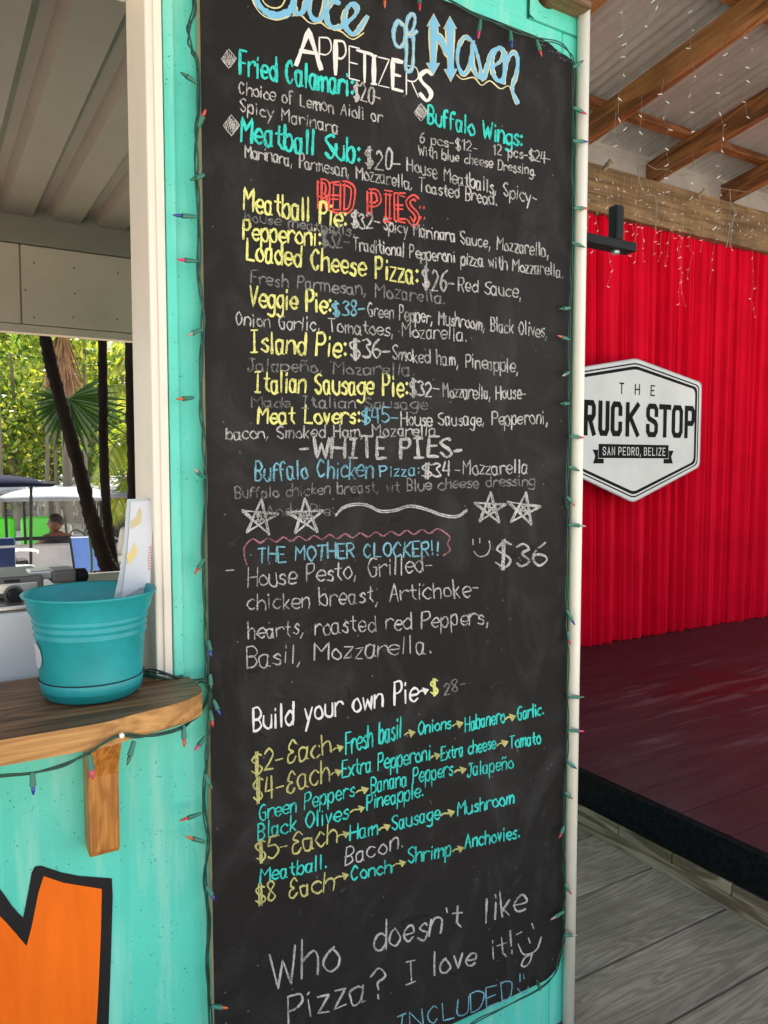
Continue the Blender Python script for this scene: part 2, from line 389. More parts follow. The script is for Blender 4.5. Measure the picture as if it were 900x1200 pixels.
# ---------------------------------------------------------------- roof over the stage
RB = .17                                   # slope towards the camera
def rz_(y, base): return base + (2.40-y)*RB
m, nt, b = new_mat('weathered_zinc'); wp = N(nt, 'ShaderNodeNewGeometry')
mw = N(nt, 'ShaderNodeMapping'); nt.links.new(wp.outputs['Position'], mw.inputs[0]); mw.inputs['Scale'].default_value = (1,.5,1)
na = noise(nt, mw, 2.2, 5); nb = noise(nt, mw, 26, 7, .8)
c = ramp(nt, na, [(.3, (.30,.27,.26)), (.7, (.44,.41,.40))]); r = ramp(nt, nb, [(.52, (0,0,0)), (.70, (.5,.5,.5))])
cc = mixc(nt, r.outputs[0], c.outputs[0], (.52,.48,.46)); nt.links.new(cc, b.inputs['Base Color'])
b.inputs['Roughness'].default_value = .55; b.inputs['Metallic'].default_value = .1; M['zinc'] = m
roof = thing('stage_roof', 'lean-to roof of corrugated zinc sheets on brown rafters over the stage', 'roof', (0,0,0))
MB().box((1.7,2.335,3.20),(9.4,2.42,3.51)).build('beam', M['beam'], roof, bevel=.006)
LR = 2.8
MB().box((1.7,2.425,3.20),(9.4,2.445,3.705)).build('light_stop_board', M['zinc'], roof)  # added to shut out sunlight leaking between beam and sheets
for X in (1.98, 2.85, 3.72, 4.57, 5.42, 6.27, 7.12, 7.97, 8.8):
    o = MB().box((-.03,-LR,0),(.03,.25,.15)).build('rafter', M['rafter'], roof, bevel=.004, loc=(X, 2.40, 3.512)); o.rotation_euler = (-math.atan(RB),0,0)
for Y in (2.09, 1.14, .19):
    o = MB().box((1.45,-.03,0),(9.3,.03,.05)).build('purlin', M['purlin'], roof, loc=(0, Y, rz_(Y, 3.512)+.1535)); o.rotation_euler = (-math.atan(RB),0,0)
per = .076; n_per = 10
vs, fs = [], []
cols = n_per*8+1
for j, yy in enumerate((.28, -LR-.1)):
    for i in range(cols):
        xx = i*per/8; vs.append((xx, yy, .010*math.cos(2*math.pi*i/8)))
fs = [(i, i+1, cols+i+1, cols+i) for i in range(cols-1)]
sh0 = None
k = 0; X = 1.44
while X < 9.2:
    if sh0 is None: o = sh0 = MB().add(vs, fs).build('roof_sheet', M['zinc'], roof, smooth=True)
    else: o = inst(sh0, roof)
    o.location = (X, 2.40, rz_(2.40, 3.512)+.218+(k%2)*.003); o.rotation_euler = (-math.atan(RB),0,0)
    X += per*(n_per-1); k += 1
tmz = P(676, 5, y=-.05).z
tm = MB().box((P(655,5,y=-.05).x,-.055,tmz),(P(692,5,y=-.05).x,.3,tmz+.14)).build('timber', M['beam'], None, bevel=.004)
tag(tm, 'short rough timber resting on top of the container corner above the white pipe', 'timber')
for X in (9.2,):
    MB().box((X,2.3,GZ),(X+.12,2.42,3.2)).build('post', M['beam'], roof)
MB().box((9.2,-.35,GZ),(9.32,-.25,3.95)).build('post', M['beam'], roof)
MB().box((1.72,2.36,GZ),(1.84,2.44,3.2)).build('post', M['beam'], roof)

bw = MB().box((1.7,2.52,GZ),(9.35,2.54,3.60)).build('light_block_wall', M['beam'])  # unseen, added to stop sunlight coming in under the curtain
tag(bw, 'unseen board wall added to block light behind the red curtain', 'wall')
# ---------------------------------------------------------------- awning over the front of the container
aw = thing('awning', 'zinc awning on wooden rafters shading the front of the food stall', 'awning', (0,0,0))
for X in (-2.1, -1.4, -.7, 0, .7, 1.36):
    o = MB().box((-.022,-1.25,0),(.022,.35,.09)).build('rafter', M['purlin'], aw, loc=(X, 0, 2.99)); o.rotation_euler = (R(5),0,0)
for y_ in (-1.1, -.4, .25):
    o = MB().box((-2.2,-.02,0),(1.5,.02,.04)).build('purlin', M['purlin'], aw, loc=(0,y_,3.082+y_*math.tan(R(5)))); o.rotation_euler = (R(5),0,0)
av_, af_ = [], []
for j, yy in enumerate((.40, -1.35)):
    for i in range(cols): av_.append((i*per/8, yy, .010*math.cos(2*math.pi*i/8)))
a0 = None; X = -2.3
while X < .85:
    if a0 is None: o = a0 = MB().add(av_, fs).build('awning_sheet', M['zinc'], aw, smooth=True)
    else: o = inst(a0, aw)
    o.location = (X, 0, 3.135+(k%2)*.003); o.rotation_euler = (R(5),0,0); X += per*(n_per-1); k += 1
# ---------------------------------------------------------------- red curtain
m, nt, b = new_mat('red_curtain_cloth'); mp = coords(nt, (1,1,1)); n1 = noise(nt, mp, 3, 4); nf = noise(nt, coords(nt,(400,400,400)), 1, 2)
c = ramp(nt, n1, [(.3, (.54,.0008,.016)), (.7, (.68,.001,.024))]); nt.links.new(c.outputs[0], b.inputs['Base Color'])
b.inputs['Roughness'].default_value = .8
b.inputs['Specular IOR Level'].default_value = .08
M['red_cloth'] = m
W0, W1 = 2.4, 9.2; nx, nz = 2600, 14
xs = np.linspace(W0, W1, nx)
rg = np.random.RandomState(3)
def pleat(x, t):
    # pleats of uneven width: gathered tight at the top, looser below
    ph = np.cumsum(np.interp(x, np.linspace(W0, W1, 90), rg2)) * (x[1]-x[0])
    a = .020*np.sin(ph + 1.5*t*np.sin(x*1.7)) + .013*np.sin(ph*1.73+1.3+t*.9*np.cos(x*2.3)) + .012*np.sin(ph*.31+t)
    a += .010*np.sin(x*2.7+t*1.5)
    sh_ = 1-np.abs(np.sin(ph*.5+.3*t*np.sin(x*2.1))); sh2 = 1-np.abs(np.sin(ph*.23+1.1))
    return a*.9 + .040*sh_**6*(.3+.7*np.abs(np.sin(x*3.7+1))) + .045*sh2**14
rg2 = rg.uniform(26, 95, 90)
zz = np.linspace(.2215, 3.197, nz); vv = []
for i, z in enumerate(zz):
    t = 1-i/(nz-1)
    yy = 2.385 + pleat(xs, t)*(.75+.35*t) ; xj = xs + .05*t*np.sin(xs*1.9)
    vv.append(np.stack([xj, yy, np.full(nx, z)], 1))
vv = np.concatenate(vv); I = np.arange(nx-1)
ff = np.concatenate([np.stack([I+r_*nx, I+1+r_*nx, I+1+(r_+1)*nx, I+(r_+1)*nx], 1) for r_ in range(nz-1)])
me = bpy.data.meshes.new('stage_curtain'); me.from_pydata(vv.tolist(), [], ff.tolist()); me.materials.append(M['red_cloth'])
me.polygons.foreach_set('use_smooth', [True]*len(me.polygons))
cur = bpy.data.objects.new('stage_curtain', me); C.objects.link(cur)
tag(cur, 'pleated bright red curtain hanging across the back of the stage', 'curtain')

# ---------------------------------------------------------------- hexagonal sign on the curtain
SY = 2.215
sc_ = P(741, 504, y=SY); q = thing('hexagon_sign', 'white hexagonal sign with black lettering hung on the red curtain', 'sign', sc_)
def S(px, py): p = P(px, py, y=SY); return (p.x-sc_.x, p.z-sc_.z)
tp, tr, br, bt = S(741,420), S(823,449), S(814,547), S(741,589)
hw = (tr[0]+br[0])/2; hexa = [(0, tp[1]), (hw, tr[1]), (hw, br[1]), (0, bt[1]), (-hw, br[1]), (-hw, tr[1])]
def rounded(poly, r=.04, k=5):
    out = []
    for i, p in enumerate(poly):
        a = Vector(poly[i-1])-Vector(p); c_ = Vector(poly[(i+1)%len(poly)])-Vector(p)
        a.normalize(); c_.normalize(); p = Vector(p)
        for j in range(k+1):
            t = j/k; out.append(tuple((p+a*r)*(1-t)**2 + p*2*t*(1-t) + (p+c_*r)*t*t))
    return out
def shrink(poly, s): 
    return [(x*(1-s/hw), z*(1-s/tp[1]) if z > 0 else z*(1-s/tp[1])) for x, z in poly]
M['signw'] = plain('sign_white', (.57,.58,.575), .4, .10, 3, coat=.2); M['signk'] = plain('sign_black', (.007,.007,.008), .7, .1, 10, spec=.1)
M['signe'] = plain('sign_grey_edge', (.30,.29,.32), .4, .1, 10)
MB().prism(rounded(hexa), -.014, -.02).build('sign_panel', M['signe'], q)
def flat(poly, y): return MB().add([(x,y,z) for x,z in poly], [tuple(range(len(poly)))])
def ring(po, pi, y):
    n = len(po); return MB().add([(x,y,z) for x,z in po]+[(x,y,z) for x,z in pi], [(i,(i+1)%n,n+(i+1)%n,n+i) for i in range(n)])
flat(rounded(shrink(hexa,.008)), -.0215).build('sign_face', M['signw'], q)
ring(rounded(shrink(hexa,.030)), rounded(shrink(hexa,.040)), -.0225).build('border_line', M['signk'], q)
ring(rounded(shrink(hexa,.052)), rounded(shrink(hexa,.074)), -.0225).build('border_line', M['signk'], q)
# block letters as chamfered strokes of even weight
def seg(mb, a, c_, w_, y):
    a = Vector(a); c_ = Vector(c_); d_ = (c_-a).normalized(); n_ = Vector((-d_.y, d_.x))*w_/2
    mb.add([(v.x, y, v.y) for v in (a-n_, c_-n_, c_+n_, a+n_)], [(0,1,2,3)])
def poly_stroke(mb, pts, w_, y, vert=False):
    """mitred ribbon"""
    pts = [Vector(p) for p in pts]; L, Rr = [], []
    closed = (pts[0]-pts[-1]).length < 1e-6
    if closed: pts = pts[:-1]
    n = len(pts)
    for i, p in enumerate(pts):
        if closed or 0 < i < n-1:
            d1 = (p-pts[i-1]).normalized(); d2 = (pts[(i+1)%n]-p).normalized()
        elif i == 0: d1 = d2 = (pts[1]-p).normalized()
        else: d1 = d2 = (p-pts[i-1]).normalized()
        t = d1+d2; t = t.normalized() if t.length > .05 else d1
        nn = Vector((-t.y, t.x)); k_ = w_/2/max(.35, abs(nn.dot(Vector((-d1.y, d1.x)))))
        L.append(p+nn*k_); Rr.append(p-nn*k_)
    m_ = n if closed else n-1
    mb.add([(v.x, y, v.y) for v in L+Rr], [(i, (i+1)%n, n+(i+1)%n, n+i) for i in range(m_)])
BL = {'T': [[(0,1),(1,1)],[(.5,1),(.5,0)]], 'R': [[(0,0),(0,1)],[(0,1),(.8,1),(1,.88),(1,.62),(.8,.5),(0,.5)],[(.45,.5),(1,0)]],
 'U': [[(0,1),(0,.14),(.2,0),(.8,0),(1,.14),(1,1)]], 'C': [[(1,.7),(1,.88),(.8,1),(.2,1),(0,.86),(0,.14),(.2,0),(.8,0),(1,.12),(1,.32)]],
 'K': [[(0,0),(0,1)],[(1,1),(.05,.48)],[(.25,.6),(1,0)]], 'S': [[(1,.72),(1,.88),(.8,1),(.2,1),(0,.88),(0,.66),(.15,.56),(.85,.44),(1,.34),(1,.12),(.8,0),(.2,0),(0,.12),(0,.28)]],
 'O': [[(.2,0),(0,.14),(0,.86),(.2,1),(.8,1),(1,.86),(1,.14),(.8,0),(.2,0)]], 'P': [[(0,0),(0,1)],[(0,1),(.8,1),(1,.88),(1,.57),(.8,.45),(0,.45)]],
 'H': [[(0,0),(0,1)],[(1,0),(1,1)],[(0,.5),(1,.5)]], 'E': [[(1,1),(0,1),(0,0),(1,0)],[(0,.5),(.8,.5)]], 'A': [[(0,0),(.5,1),(1,0)],[(.2,.35),(.8,.35)]],
 'N': [[(0,0),(0,1),(1,0),(1,1)]], 'D': [[(0,0),(0,1),(.75,1),(1,.82),(1,.18),(.75,0),(0,0)]], 'B': [[(0,0),(0,1),(.8,1),(1,.85),(1,.62),(.8,.52),(0,.52)],[(.8,.52),(1,.4),(1,.14),(.8,0),(0,0)]],
 'I': [[(.5,0),(.5,1)]], 'L': [[(0,1),(0,0),(1,0)]], 'Z': [[(0,1),(1,1),(0,0),(1,0)]], ',': [[(.5,.08),(.3,-.2)]], ' ': []}
def block_text(s, boxes, w_, y, mat, parent, name='lettering'):
    """boxes: for each char (x0, x1, z0, z1) of its outer box"""
    mb = MB(); j = 0
    for ch, (x0,x1,z0,z1) in zip(s, boxes):
        for k_, st in enumerate(BL[ch]):
            pts = [(x0+w_/2+(x1-x0-w_)*u, z0+w_/2+(z1-z0-w_)*v) for u, v in st]
            # stems run to the full height of the letter
            ext = []
            for i, p in enumerate(pts):
                if i in (0, len(pts)-1) and pts[0] != pts[-1]:
                    q_ = Vector(pts[1] if i == 0 else pts[-2]); d_ = (Vector(p)-q_).normalized(); p = tuple(Vector(p)+d_*w_*.5)
                ext.append(p)
            poly_stroke(mb, ext, w_, y-.00006*(j%9)); j += 1
    return mb.build(name, mat, parent)
def rowboxes(s, pa, pb, top, bot, fill=.84, narrow=None):
    a = S(pa, bot); b2 = S(pb, bot); z1 = S((pa+pb)/2, top)[1]; z0 = a[1]
    x0, x1 = a[0], b2[0]; wch = [(.45 if c_ in ' ,' else .5 if c_ == 'I' else 1) for c_ in s]; tot = sum(wch); out = []; x = x0
    for c_, k_ in zip(s, wch):
        cw = (x1-x0)*k_/tot; out.append((x+cw*(1-fill)/2, x+cw*(1+fill)/2, z0, z1)); x += cw
    return out
# sizes are measured at the middle of the sign so that rows stay level
zr = lambda py: P(741, py, y=SY).z-sc_.z
def rows(s, xa, xb, ya, yb, fill): return [(a,b2,zr(yb),zr(ya)) for (a,b2,_,_) in rowboxes(s, xa, xb, 500, 500, fill)]
xx = [S(p_, 500)[0] for p_ in (664,682,700,718,737,753,773,790,813)]
tb = []
lets = [('T',664,679),('R',681,695),('U',698,711),('C',712.5,726),('K',730,746),('S',754,768),('T',769,783),('O',784,797),('P',799,811)]
for ch, a, b2 in lets: tb.append((S(a,500)[0], S(b2,500)[0], zr(512), zr(472)))
block_text(''.join(l[0] for l in lets), tb, .037, -.0228, M['signk'], q)
tb = [(S(a,500)[0], S(a+w__,500)[0], zr(463), zr(450)) for a, w__ in ((722,5.5),(740,6),(758.5,5))]
block_text('THE', tb, .0095, -.0228, M['signk'], q)
za, zb = zr(521), zr(537)
xa, xb = S(699,500)[0], S(781,500)[0]
MB().add([(xa,-.0228,zb),(xb,-.0228,zb),(xb,-.0228,za),(xa,-.0228,za)], [(0,1,2,3)]).build('ribbon', M['signk'], q)
for sgn in (-1, 1):
    xc = (xa+xb)/2; hwid = (xb-xa)/2
    pts = [(hwid-.04, zb-.002), (hwid+.05, zb-.002+.0), (hwid+.035, (za+zb)/2-.02+.005), (hwid+.062, za-.045+.0), (hwid+.003, za-.045)]
    pts = [(hwid-.050, zb-.004), (hwid-.050, zb-.036), (hwid+.050, zb-.036), (hwid+.030, zb+.012), (hwid+.055, zb+.055), (hwid+.004, zb+.055), (hwid+.004, zb-.004)]
    MB().add([(xc+sgn*x, -.0226, z) for x, z in pts], [tuple(range(len(pts)))]).build('ribbon_tail', M['signk'], q)
block_text('SAN PEDRO, BELIZE', rows('SAN PEDRO, BELIZE', 703, 778, 524.2, 533.8, .70), .0062, -.0232, M['signw'], q)

# ---------------------------------------------------------------- shipping container
con = thing('shipping_container', 'turquoise painted shipping container turned food stall with a white framed serving hatch', 'container')
PROF = [(-3.0,0), (.123,0)]
def wall_y(x):
    if x > .402: return 0
    u = (.402-x) % .28
    for a, b2, ya, yb in ((0,.018,0,.007),(.018,.085,.007,.007),(.085,.105,.007,0),(.105,.28,0,0)):
        if u <= b2: return ya+(yb-ya)*(u-a)/(b2-a)
    return 0
kinks = []
k = 0
while .402-.28*k > -2.2:
    kinks += [.402-.28*k-t for t in (0,.018,.085,.105)]; k += 1
kinks = sorted(kinks); CE = P(664.5, 1000, y=0).x      # right-hand end of the container
SHZ = 1.094
def wall_strip(x0, x1, z0, z1, name='wall_panel'):
    xs_ = [x0]+[k_ for k_ in kinks if x0 < k_ < x1]+[x1]; mb = MB()
    for a, b2 in zip(xs_[:-1], xs_[1:]):
        ya, yb = wall_y(a+1e-7) if a > x0 else wall_y(a), wall_y(b2-1e-7)
        mb.add([(a,ya,z0),(b2,yb,z0),(b2,yb,z1),(a,ya,z1),(a,.03,z0),(b2,.03,z0),(b2,.03,z1),(a,.03,z1)], [(0,1,2,3),(7,6,5,4),(3,2,6,7),(1,0,4,5)])
    return mb.build(name, M['teal'], con)
wall_strip(-2.2, .423, .0, SHZ-.036)
MB().box((.423,.0,.0),(CE-.06,.03,2.56)).build('wall_panel', M['teal'], con)
MB().box((.403,-.010,SHZ+.002),(.4225,.03,2.56)).build('hatch_lip', M['teal'], con, bevel=.003)
MB().box((CE-.0595,-.004,.0),(CE,.16,2.56)).build('corner_post', M['teal'], con, bevel=.006)
# white steel frame of the serving hatch
MB().box((.372,-.002,SHZ+.001),(.4025,.14,2.56)).build('hatch_jamb', M['cream'], con, bevel=.004)
MB().box((.386,-.007,SHZ+.001),(.4015,-.0025,2.55)).build('hatch_jamb_trim', M['cream'], con, bevel=.002)
MB().box((-2.2,.0,2.395),(.3715,.14,2.56)).build('hatch_header', M['cream'], con, bevel=.004)
MB().box((-2.2,.001,2.561),(CE-.17,.14,2.72)).build('top_rail', M['teal'], con, bevel=.004)
# corner casting with its oval hole
cas = MB(); hx, hz = P(640,-2,y=-.005).x, P(640,-2,y=-.005).z
nn = 24; x0,x1,z0,z1 = CE-.169, CE+.001, 2.5615, 2.745
hx = min(max(hx, x0+.05), x1-.05); hz = min(max(hz, z0+.04), z1-.05)
outer = []; inner = []
for k in range(nn):
    a = 2*math.pi*k/nn; cx_, cz_ = math.cos(a), math.sin(a)
    tx = ((x1-hx) if cx_ > 0 else (hx-x0))/max(abs(cx_),1e-6); tz = ((z1-hz) if cz_ > 0 else (hz-z0))/max(abs(cz_),1e-6)
    t = min(tx, tz); outer.append((hx+cx_*t, hz+cz_*t)); inner.append((hx+.032*cx_, hz+.024*cz_))
cas.add([(x,-.006,z) for x,z in outer]+[(x,-.006,z) for x,z in inner]+[(x,.02,z) for x,z in inner],
   [(i,(i+1)%nn,nn+(i+1)%nn,nn+i) for i in range(nn)]+[(nn+i,nn+(i+1)%nn,2*nn+(i+1)%nn,2*nn+i) for i in range(nn)])
cas.box((x0,.0201,z0),(x1,.16,z1))
cas.add([(x0,-.006,z0),(x1,-.006,z0),(x1,.0201,z0),(x0,.0201,z0)], [(0,1,2,3)]).add([(x1,-.006,z0),(x1,-.006,z1),(x1,.0201,z1),(x1,.0201,z0)], [(0,1,2,3)])
cst = cas.build('corner_casting', M['teal'], con)
MB().add([(hx+.034*math.cos(t),.0190,hz+.026*math.sin(t)) for t in np.linspace(0,6.1,20)], [tuple(range(20))]).build('hole_shade_disc', M['dark'], cst)  # dark disc painted as the shade inside the hole
# shell
MB().box((CE-.03,.161,.0),(CE,2.30,2.56)).build('end_wall', M['teal'], con)
MB().box((-2.2,.0,2.722),(CE-.17,2.45,2.735)).build('roof', M['teal'], con)
MB().box((-2.17,BY+.021,.0) if False else (-2.17,2.402,2.09),(CE-.031,2.412,2.64)).build('rear_filler', M['panel'], con)  # filler added behind the panels so their seams leak no light
MB().box((-2.2,.03,-.12),(CE-.03,2.44,-.0)).build('floor', M['panel'], con)
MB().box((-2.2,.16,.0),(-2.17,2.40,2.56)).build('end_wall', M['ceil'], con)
# ribbed ceiling: trapezoid ribs running front to back
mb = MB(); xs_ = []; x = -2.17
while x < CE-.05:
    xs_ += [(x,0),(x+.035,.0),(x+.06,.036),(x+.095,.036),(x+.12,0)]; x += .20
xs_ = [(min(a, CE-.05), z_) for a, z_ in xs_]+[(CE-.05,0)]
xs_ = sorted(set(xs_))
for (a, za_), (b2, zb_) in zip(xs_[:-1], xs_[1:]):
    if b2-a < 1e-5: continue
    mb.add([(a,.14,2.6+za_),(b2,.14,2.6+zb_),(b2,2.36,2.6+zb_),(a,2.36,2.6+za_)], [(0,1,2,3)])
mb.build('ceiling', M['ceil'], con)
BY = 2.38
def bz(py): return P(80, py, y=BY).z
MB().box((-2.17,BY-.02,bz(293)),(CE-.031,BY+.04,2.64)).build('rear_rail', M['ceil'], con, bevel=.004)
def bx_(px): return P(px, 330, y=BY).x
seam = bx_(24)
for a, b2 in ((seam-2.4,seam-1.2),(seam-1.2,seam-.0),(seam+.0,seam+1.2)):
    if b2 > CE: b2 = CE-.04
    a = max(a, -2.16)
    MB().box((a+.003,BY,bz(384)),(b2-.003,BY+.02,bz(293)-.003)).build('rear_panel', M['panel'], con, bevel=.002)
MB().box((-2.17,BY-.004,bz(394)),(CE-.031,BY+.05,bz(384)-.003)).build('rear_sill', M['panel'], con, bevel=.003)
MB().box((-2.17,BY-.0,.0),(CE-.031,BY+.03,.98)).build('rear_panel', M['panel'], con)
# screw heads on the rear panels
scr = MB()
for (px, py) in ((40,308),(87,314),(138,320),(30,340),(88,344),(40,372),(86,372),(137,374)):
    p = P(px, py, y=BY-.001); scr.lathe([(0,0),(.0045,0)], (p.x,BY-.002,p.z), 3) if False else scr.box((p.x-.0035,BY-.002,p.z-.0035),(p.x+.0035,BY,p.z+.0035))
tag(scr.build('screw_heads', M['grey'], con), kind='stuff')

# the letter painted on the corrugated front
from mathutils.geometry import tessellate_polygon
def clip(poly, xk, keep_less):
    out_ = []
    for i in range(len(poly)):
        a, b2 = poly[i-1], poly[i]; ia = (a[0] <= xk) == keep_less; ib = (b2[0] <= xk) == keep_less
        if ia != ib: t_ = (xk-a[0])/(b2[0]-a[0]); out_.append((xk, a[1]+(b2[1]-a[1])*t_))
        if ib: out_.append(b2)
    return out_
def conform(poly_px, off, name, mat, parent):
    pts = [P(px, py, y=0) for px, py in poly_px]; pts = [(p.x, p.z) for p in pts]
    tris = tessellate_polygon([[Vector((x, z, 0)) for x, z in pts]]); mb = MB(); ks = [-9]+kinks+[9]
    for t3 in tris:
        for k0, k1 in zip(ks[:-1], ks[1:]):
            pl_ = clip(clip([pts[i] for i in t3], k1, True), k0, False) if k0 > -9 else clip([pts[i] for i in t3], k1, True)
            if len(pl_) >= 3:
                e_ = 1e-7; mb.add([(x, wall_y(min(max(x, k0+e_), k1-e_))-off, z) for x, z in pl_], [tuple(range(len(pl_)))])
    return mb.build(name, mat, parent)
LO = catmull([(2,1046),(20,1070),(27,1076)],3)
outM = [(-250,1290),(-235,1010),(-228,1003),(-150,1012),(-60,975),(0,1043),(14,1062),(27,1075),(33,1045),(37,1022),(41,1015),(48,1014),(72,1022),(92,1026),(131,1029),(132,1050),(130,1120),(127,1205),(120,1420),(60,1425),(20,1310),(-20,1420),(-250,1400)]
inM = [(-225,1370),(-215,1035),(-150,1035),(-72,1005),(0,1075),(20,1095),(31,1108),(37,1085),(45,1045),(51,1026),(75,1034),(119,1041),(118,1090),(115,1160),(112,1215),(106,1400),(70,1400),(28,1270),(-28,1390),(-225,1390)]
def tri_fix(pl): return pl
letter = conform(outM, .0012, 'painted_letter', M['letblack'], con)
fill = conform(inM, .0024, 'letter_fill', M['orange'], letter)

# ---------------------------------------------------------------- serving shelf and its bracket
sh = thing('serving_shelf', 'varnished wooden serving shelf with rounded end below the hatch', 'shelf', (0,0,SHZ))
pA = P(0, 867, z=SHZ); yF = pA.y; 
xr = P(243, 812, z=SHZ).x
edge = [(-2.2, yF+.0), (-1.0, yF), (P(0,867,z=SHZ).x, yF)]
cv = catmull([(P(60,855,z=SHZ).x, yF), (P(120,845.,z=SHZ).x, yF+.002), (P(160,836,z=SHZ).x, P(160,836,z=SHZ).y), (P(200,826,z=SHZ).x, P(200,826,z=SHZ).y), (P(228,816,z=SHZ).x, P(228,816,z=SHZ).y), (xr, P(243,806,z=SHZ).y), (xr+.003, -.014)], 5)
edge = [(-2.2,yF),(-1.0,yF)]+cv
out = edge + [(.4225,-.0135),(.4225,-.0115),(.3715,-.0115),(.3715,.13),(-2.2,.13)]
T = .040; n = len(out)
mb = MB(); mb.add([(x,y_,0) for x,y_ in out], [tuple(range(n))]).build('shelf_top', M['top'], sh)
mb = MB(); mb.add([(x,y_,-.0006) for x,y_ in out]+[(x,y_,-T) for x,y_ in out], [(i,(i+1)%n,n+(i+1)%n,n+i) for i in range(n)]+[tuple(range(2*n-1,n-1,-1))])
mb.build('shelf_edge', M['oak'], sh)
pb = P(118, 872, y=-.06)
bk = thing('shelf_bracket', 'orange pine bracket screwed to the wall under the shelf', 'bracket', (0,0,0))
# leading face of the bracket stands proud of the wall, its foot cut at a slant
bxl = P(104, 935, y=-.05).x; bxr = P(140, 935, y=-.05).x
zt = SHZ-T-.001; zb0 = P(118, 1003, y=-.045).z
mb = MB(); prof = [(.003,zt),(-.080,zt),(-.079,zt-.045),(-.062,zt-.075),(-.050,zt-.105),(-.048,zb0+.01),(-.043,zb0),(.003,zb0+.004)]
n = len(prof)
mb.add([(bxl,y_,z_) for y_,z_ in prof]+[(bxr,y_,z_) for y_,z_ in prof], [tuple(range(n)), tuple(range(2*n-1,n-1,-1))]+[(i,(i+1)%n,n+(i+1)%n,n+i) for i in range(n)])
mb.build('bracket_block', M['bracket'], bk, bevel=.003)

# ---------------------------------------------------------------- menu board
BF = -.024                                   # front face of the board
brd = thing('menu_board', 'tall black chalkboard menu with handwritten pizza list on the turquoise wall', 'menu board')
def bp(px, py, off=0.0): 
    p = P(px, py, y=BF); return (p.x, BF-off, p.z)
Lp = P(242, 560, y=BF).x; Rp = P(668, 560, y=BF).x
Zt = P(670, 62, y=BF).z; Zb = P(655, 1142, y=BF).z
rc = .045
outl = [(Lp,Zb),(Rp-rc*1.6,Zb)]+[(Rp-rc*1.6+rc*1.6*math.sin(t), Zb+rc*1.6-rc*1.6*math.cos(t)) for t in np.linspace(.2,math.pi/2,6)]+[(Rp,Zt-.05),(Rp-.004,Zt-.022)]
rg4 = random.Random(4)
for k in range(9): outl.append((Rp-.008-.013*k, Zt-.016+.0026*k+rg4.uniform(-.002,.003)))
outl += [(Rp-.13, Zt+.008), (Lp, Zt+.012)]
MB().prism(outl, BF, BF+.020).build('board_sheet', [M['ply'], M['board']], brd)
bo = brd.children[0]
for p_ in bo.data.polygons:
    p_.material_index = 1 if (abs(p_.normal.y) > .9 and p_.center.y < BF+.001) else 0
# frayed, paint-flaked strip along the broken top corner
fl = MB()
for k in range(40):
    t = rg4.random(); x = Rp-.006-.12*t; z = Zt-.020+.02*t-rg4.uniform(0,.012)
    s_ = rg4.uniform(.0015,.004); fl.add([(x,BF-.0006,z),(x+s_,BF-.0012,z+.001),(x+s_*.8,BF-.0006,z+s_),(x,BF-.001,z+s_*.7)], [(0,1,2,3)])
tag(fl.build('flaked_paint', CH['dim'], brd), kind='stuff')

F_ = {
'A':(6,'003A60 1454'),'B':(5,'000A ~0A3A573505 ~0535523000'),'C':(6,'~583A1805123052'),'D':(6,'000A ~0A3A6852 3000'.replace(' 3000','3000')),
'E':(5,'5A0A0050 0545'),'F':(5,'5A0A00 0545'),'G':(6,'~593A18051230515 5'.replace(' ','')+' 5535'),'H':(6,'000A 606A 0565'),'I':(6,'303A 1A5A 1050'),
'J':(5,'~4A43301012 2A6A'),'K':(5,'000A 5A05 0550'),'L':(5,'0A0050'),'M':(7,'000A357A70'),'N':(6,'000A606A'),'O':(6,'~3A180512305265583A'),
'P':(5,'000A ~0A4A573505'),'Q':(6,'~3A180512305265583A 4260'),'R':(5,'000A ~0A4A573505 2550'),'S':(5,'~593A081644523002'),'T':(6,'0A6A 3A30'),
'U':(5,'~0A0230525A'),'V':(6,'0A306A'),'W':(8,'0A2047608A'),'X':(6,'0A60 6A00'),'Y':(6,'0A356A 3530'),'Z':(6,'0A6A0060'),
'a':(5,'~45260502103043 464050'),'b':(5,'0A00 ~04264653402002'),'c':(5,'~55361503113051'),'d':(5,'5A50 ~54361503113052'),'e':(5,'~035355361503113051'),
'f':(4,'~493A1810 0636'),'g':(5,'~55361503113052 ~565y3w0x'),'h':(5,'0A00 ~0426465450'),'i':(2,'1610 1819'),'j':(3,'~262y0x 2829'),
'k':(4,'0A00 4602 1340'),'l':(2,'1A10'),'m':(7,'0600 ~0426363430 ~3456667470'),'n':(5,'0600 ~0426465450'),'o':(5,'~3615031130515336'),
'p':(5,'060w ~04264653402002'),'q':(5,'~55361503113052 565w'),'r':(4,'0600 ~04264655'),'s':(4,'~4536151433423001'),'t':(4,'29223140 0646'),
'u':(5,'~0602204052 5650'),'v':(4,'062046'),'w':(6,'0610355066'),'x':(5,'0650 5600'),'y':(5,'0621 561w'),'z':(4,'06460040'),
'0':(4,'~2A08022042482A'),'1':(3,'082A20'),'2':(5,'~082A484600 0050'),'3':(4,'~092A482643412001'),'4':(5,'1A0454 4A40'),'5':(5,'5A1A06 ~063653412001'),
'6':(4,'~4A17032042442504'),'7':(5,'0A5A20'),'8':(4,'~25082A482502204225'),'9':(4,'~4725072A4840'),'$':(5,'~593A081644523002 2z2B 3z3B'),
':':(2,'1213 1617'),',':(2,'110y'),'.':(2,'1011'),'-':(5,'0444'),'!':(2,'1A13 1011'),'?':(5,'~083A573533 3031'),"'":(2,'1A18'),
'€':(5,'~583A1816351402103052'),'ñ':(5,'0600 ~0426465450 ~08193849'),' ':(4,'')}
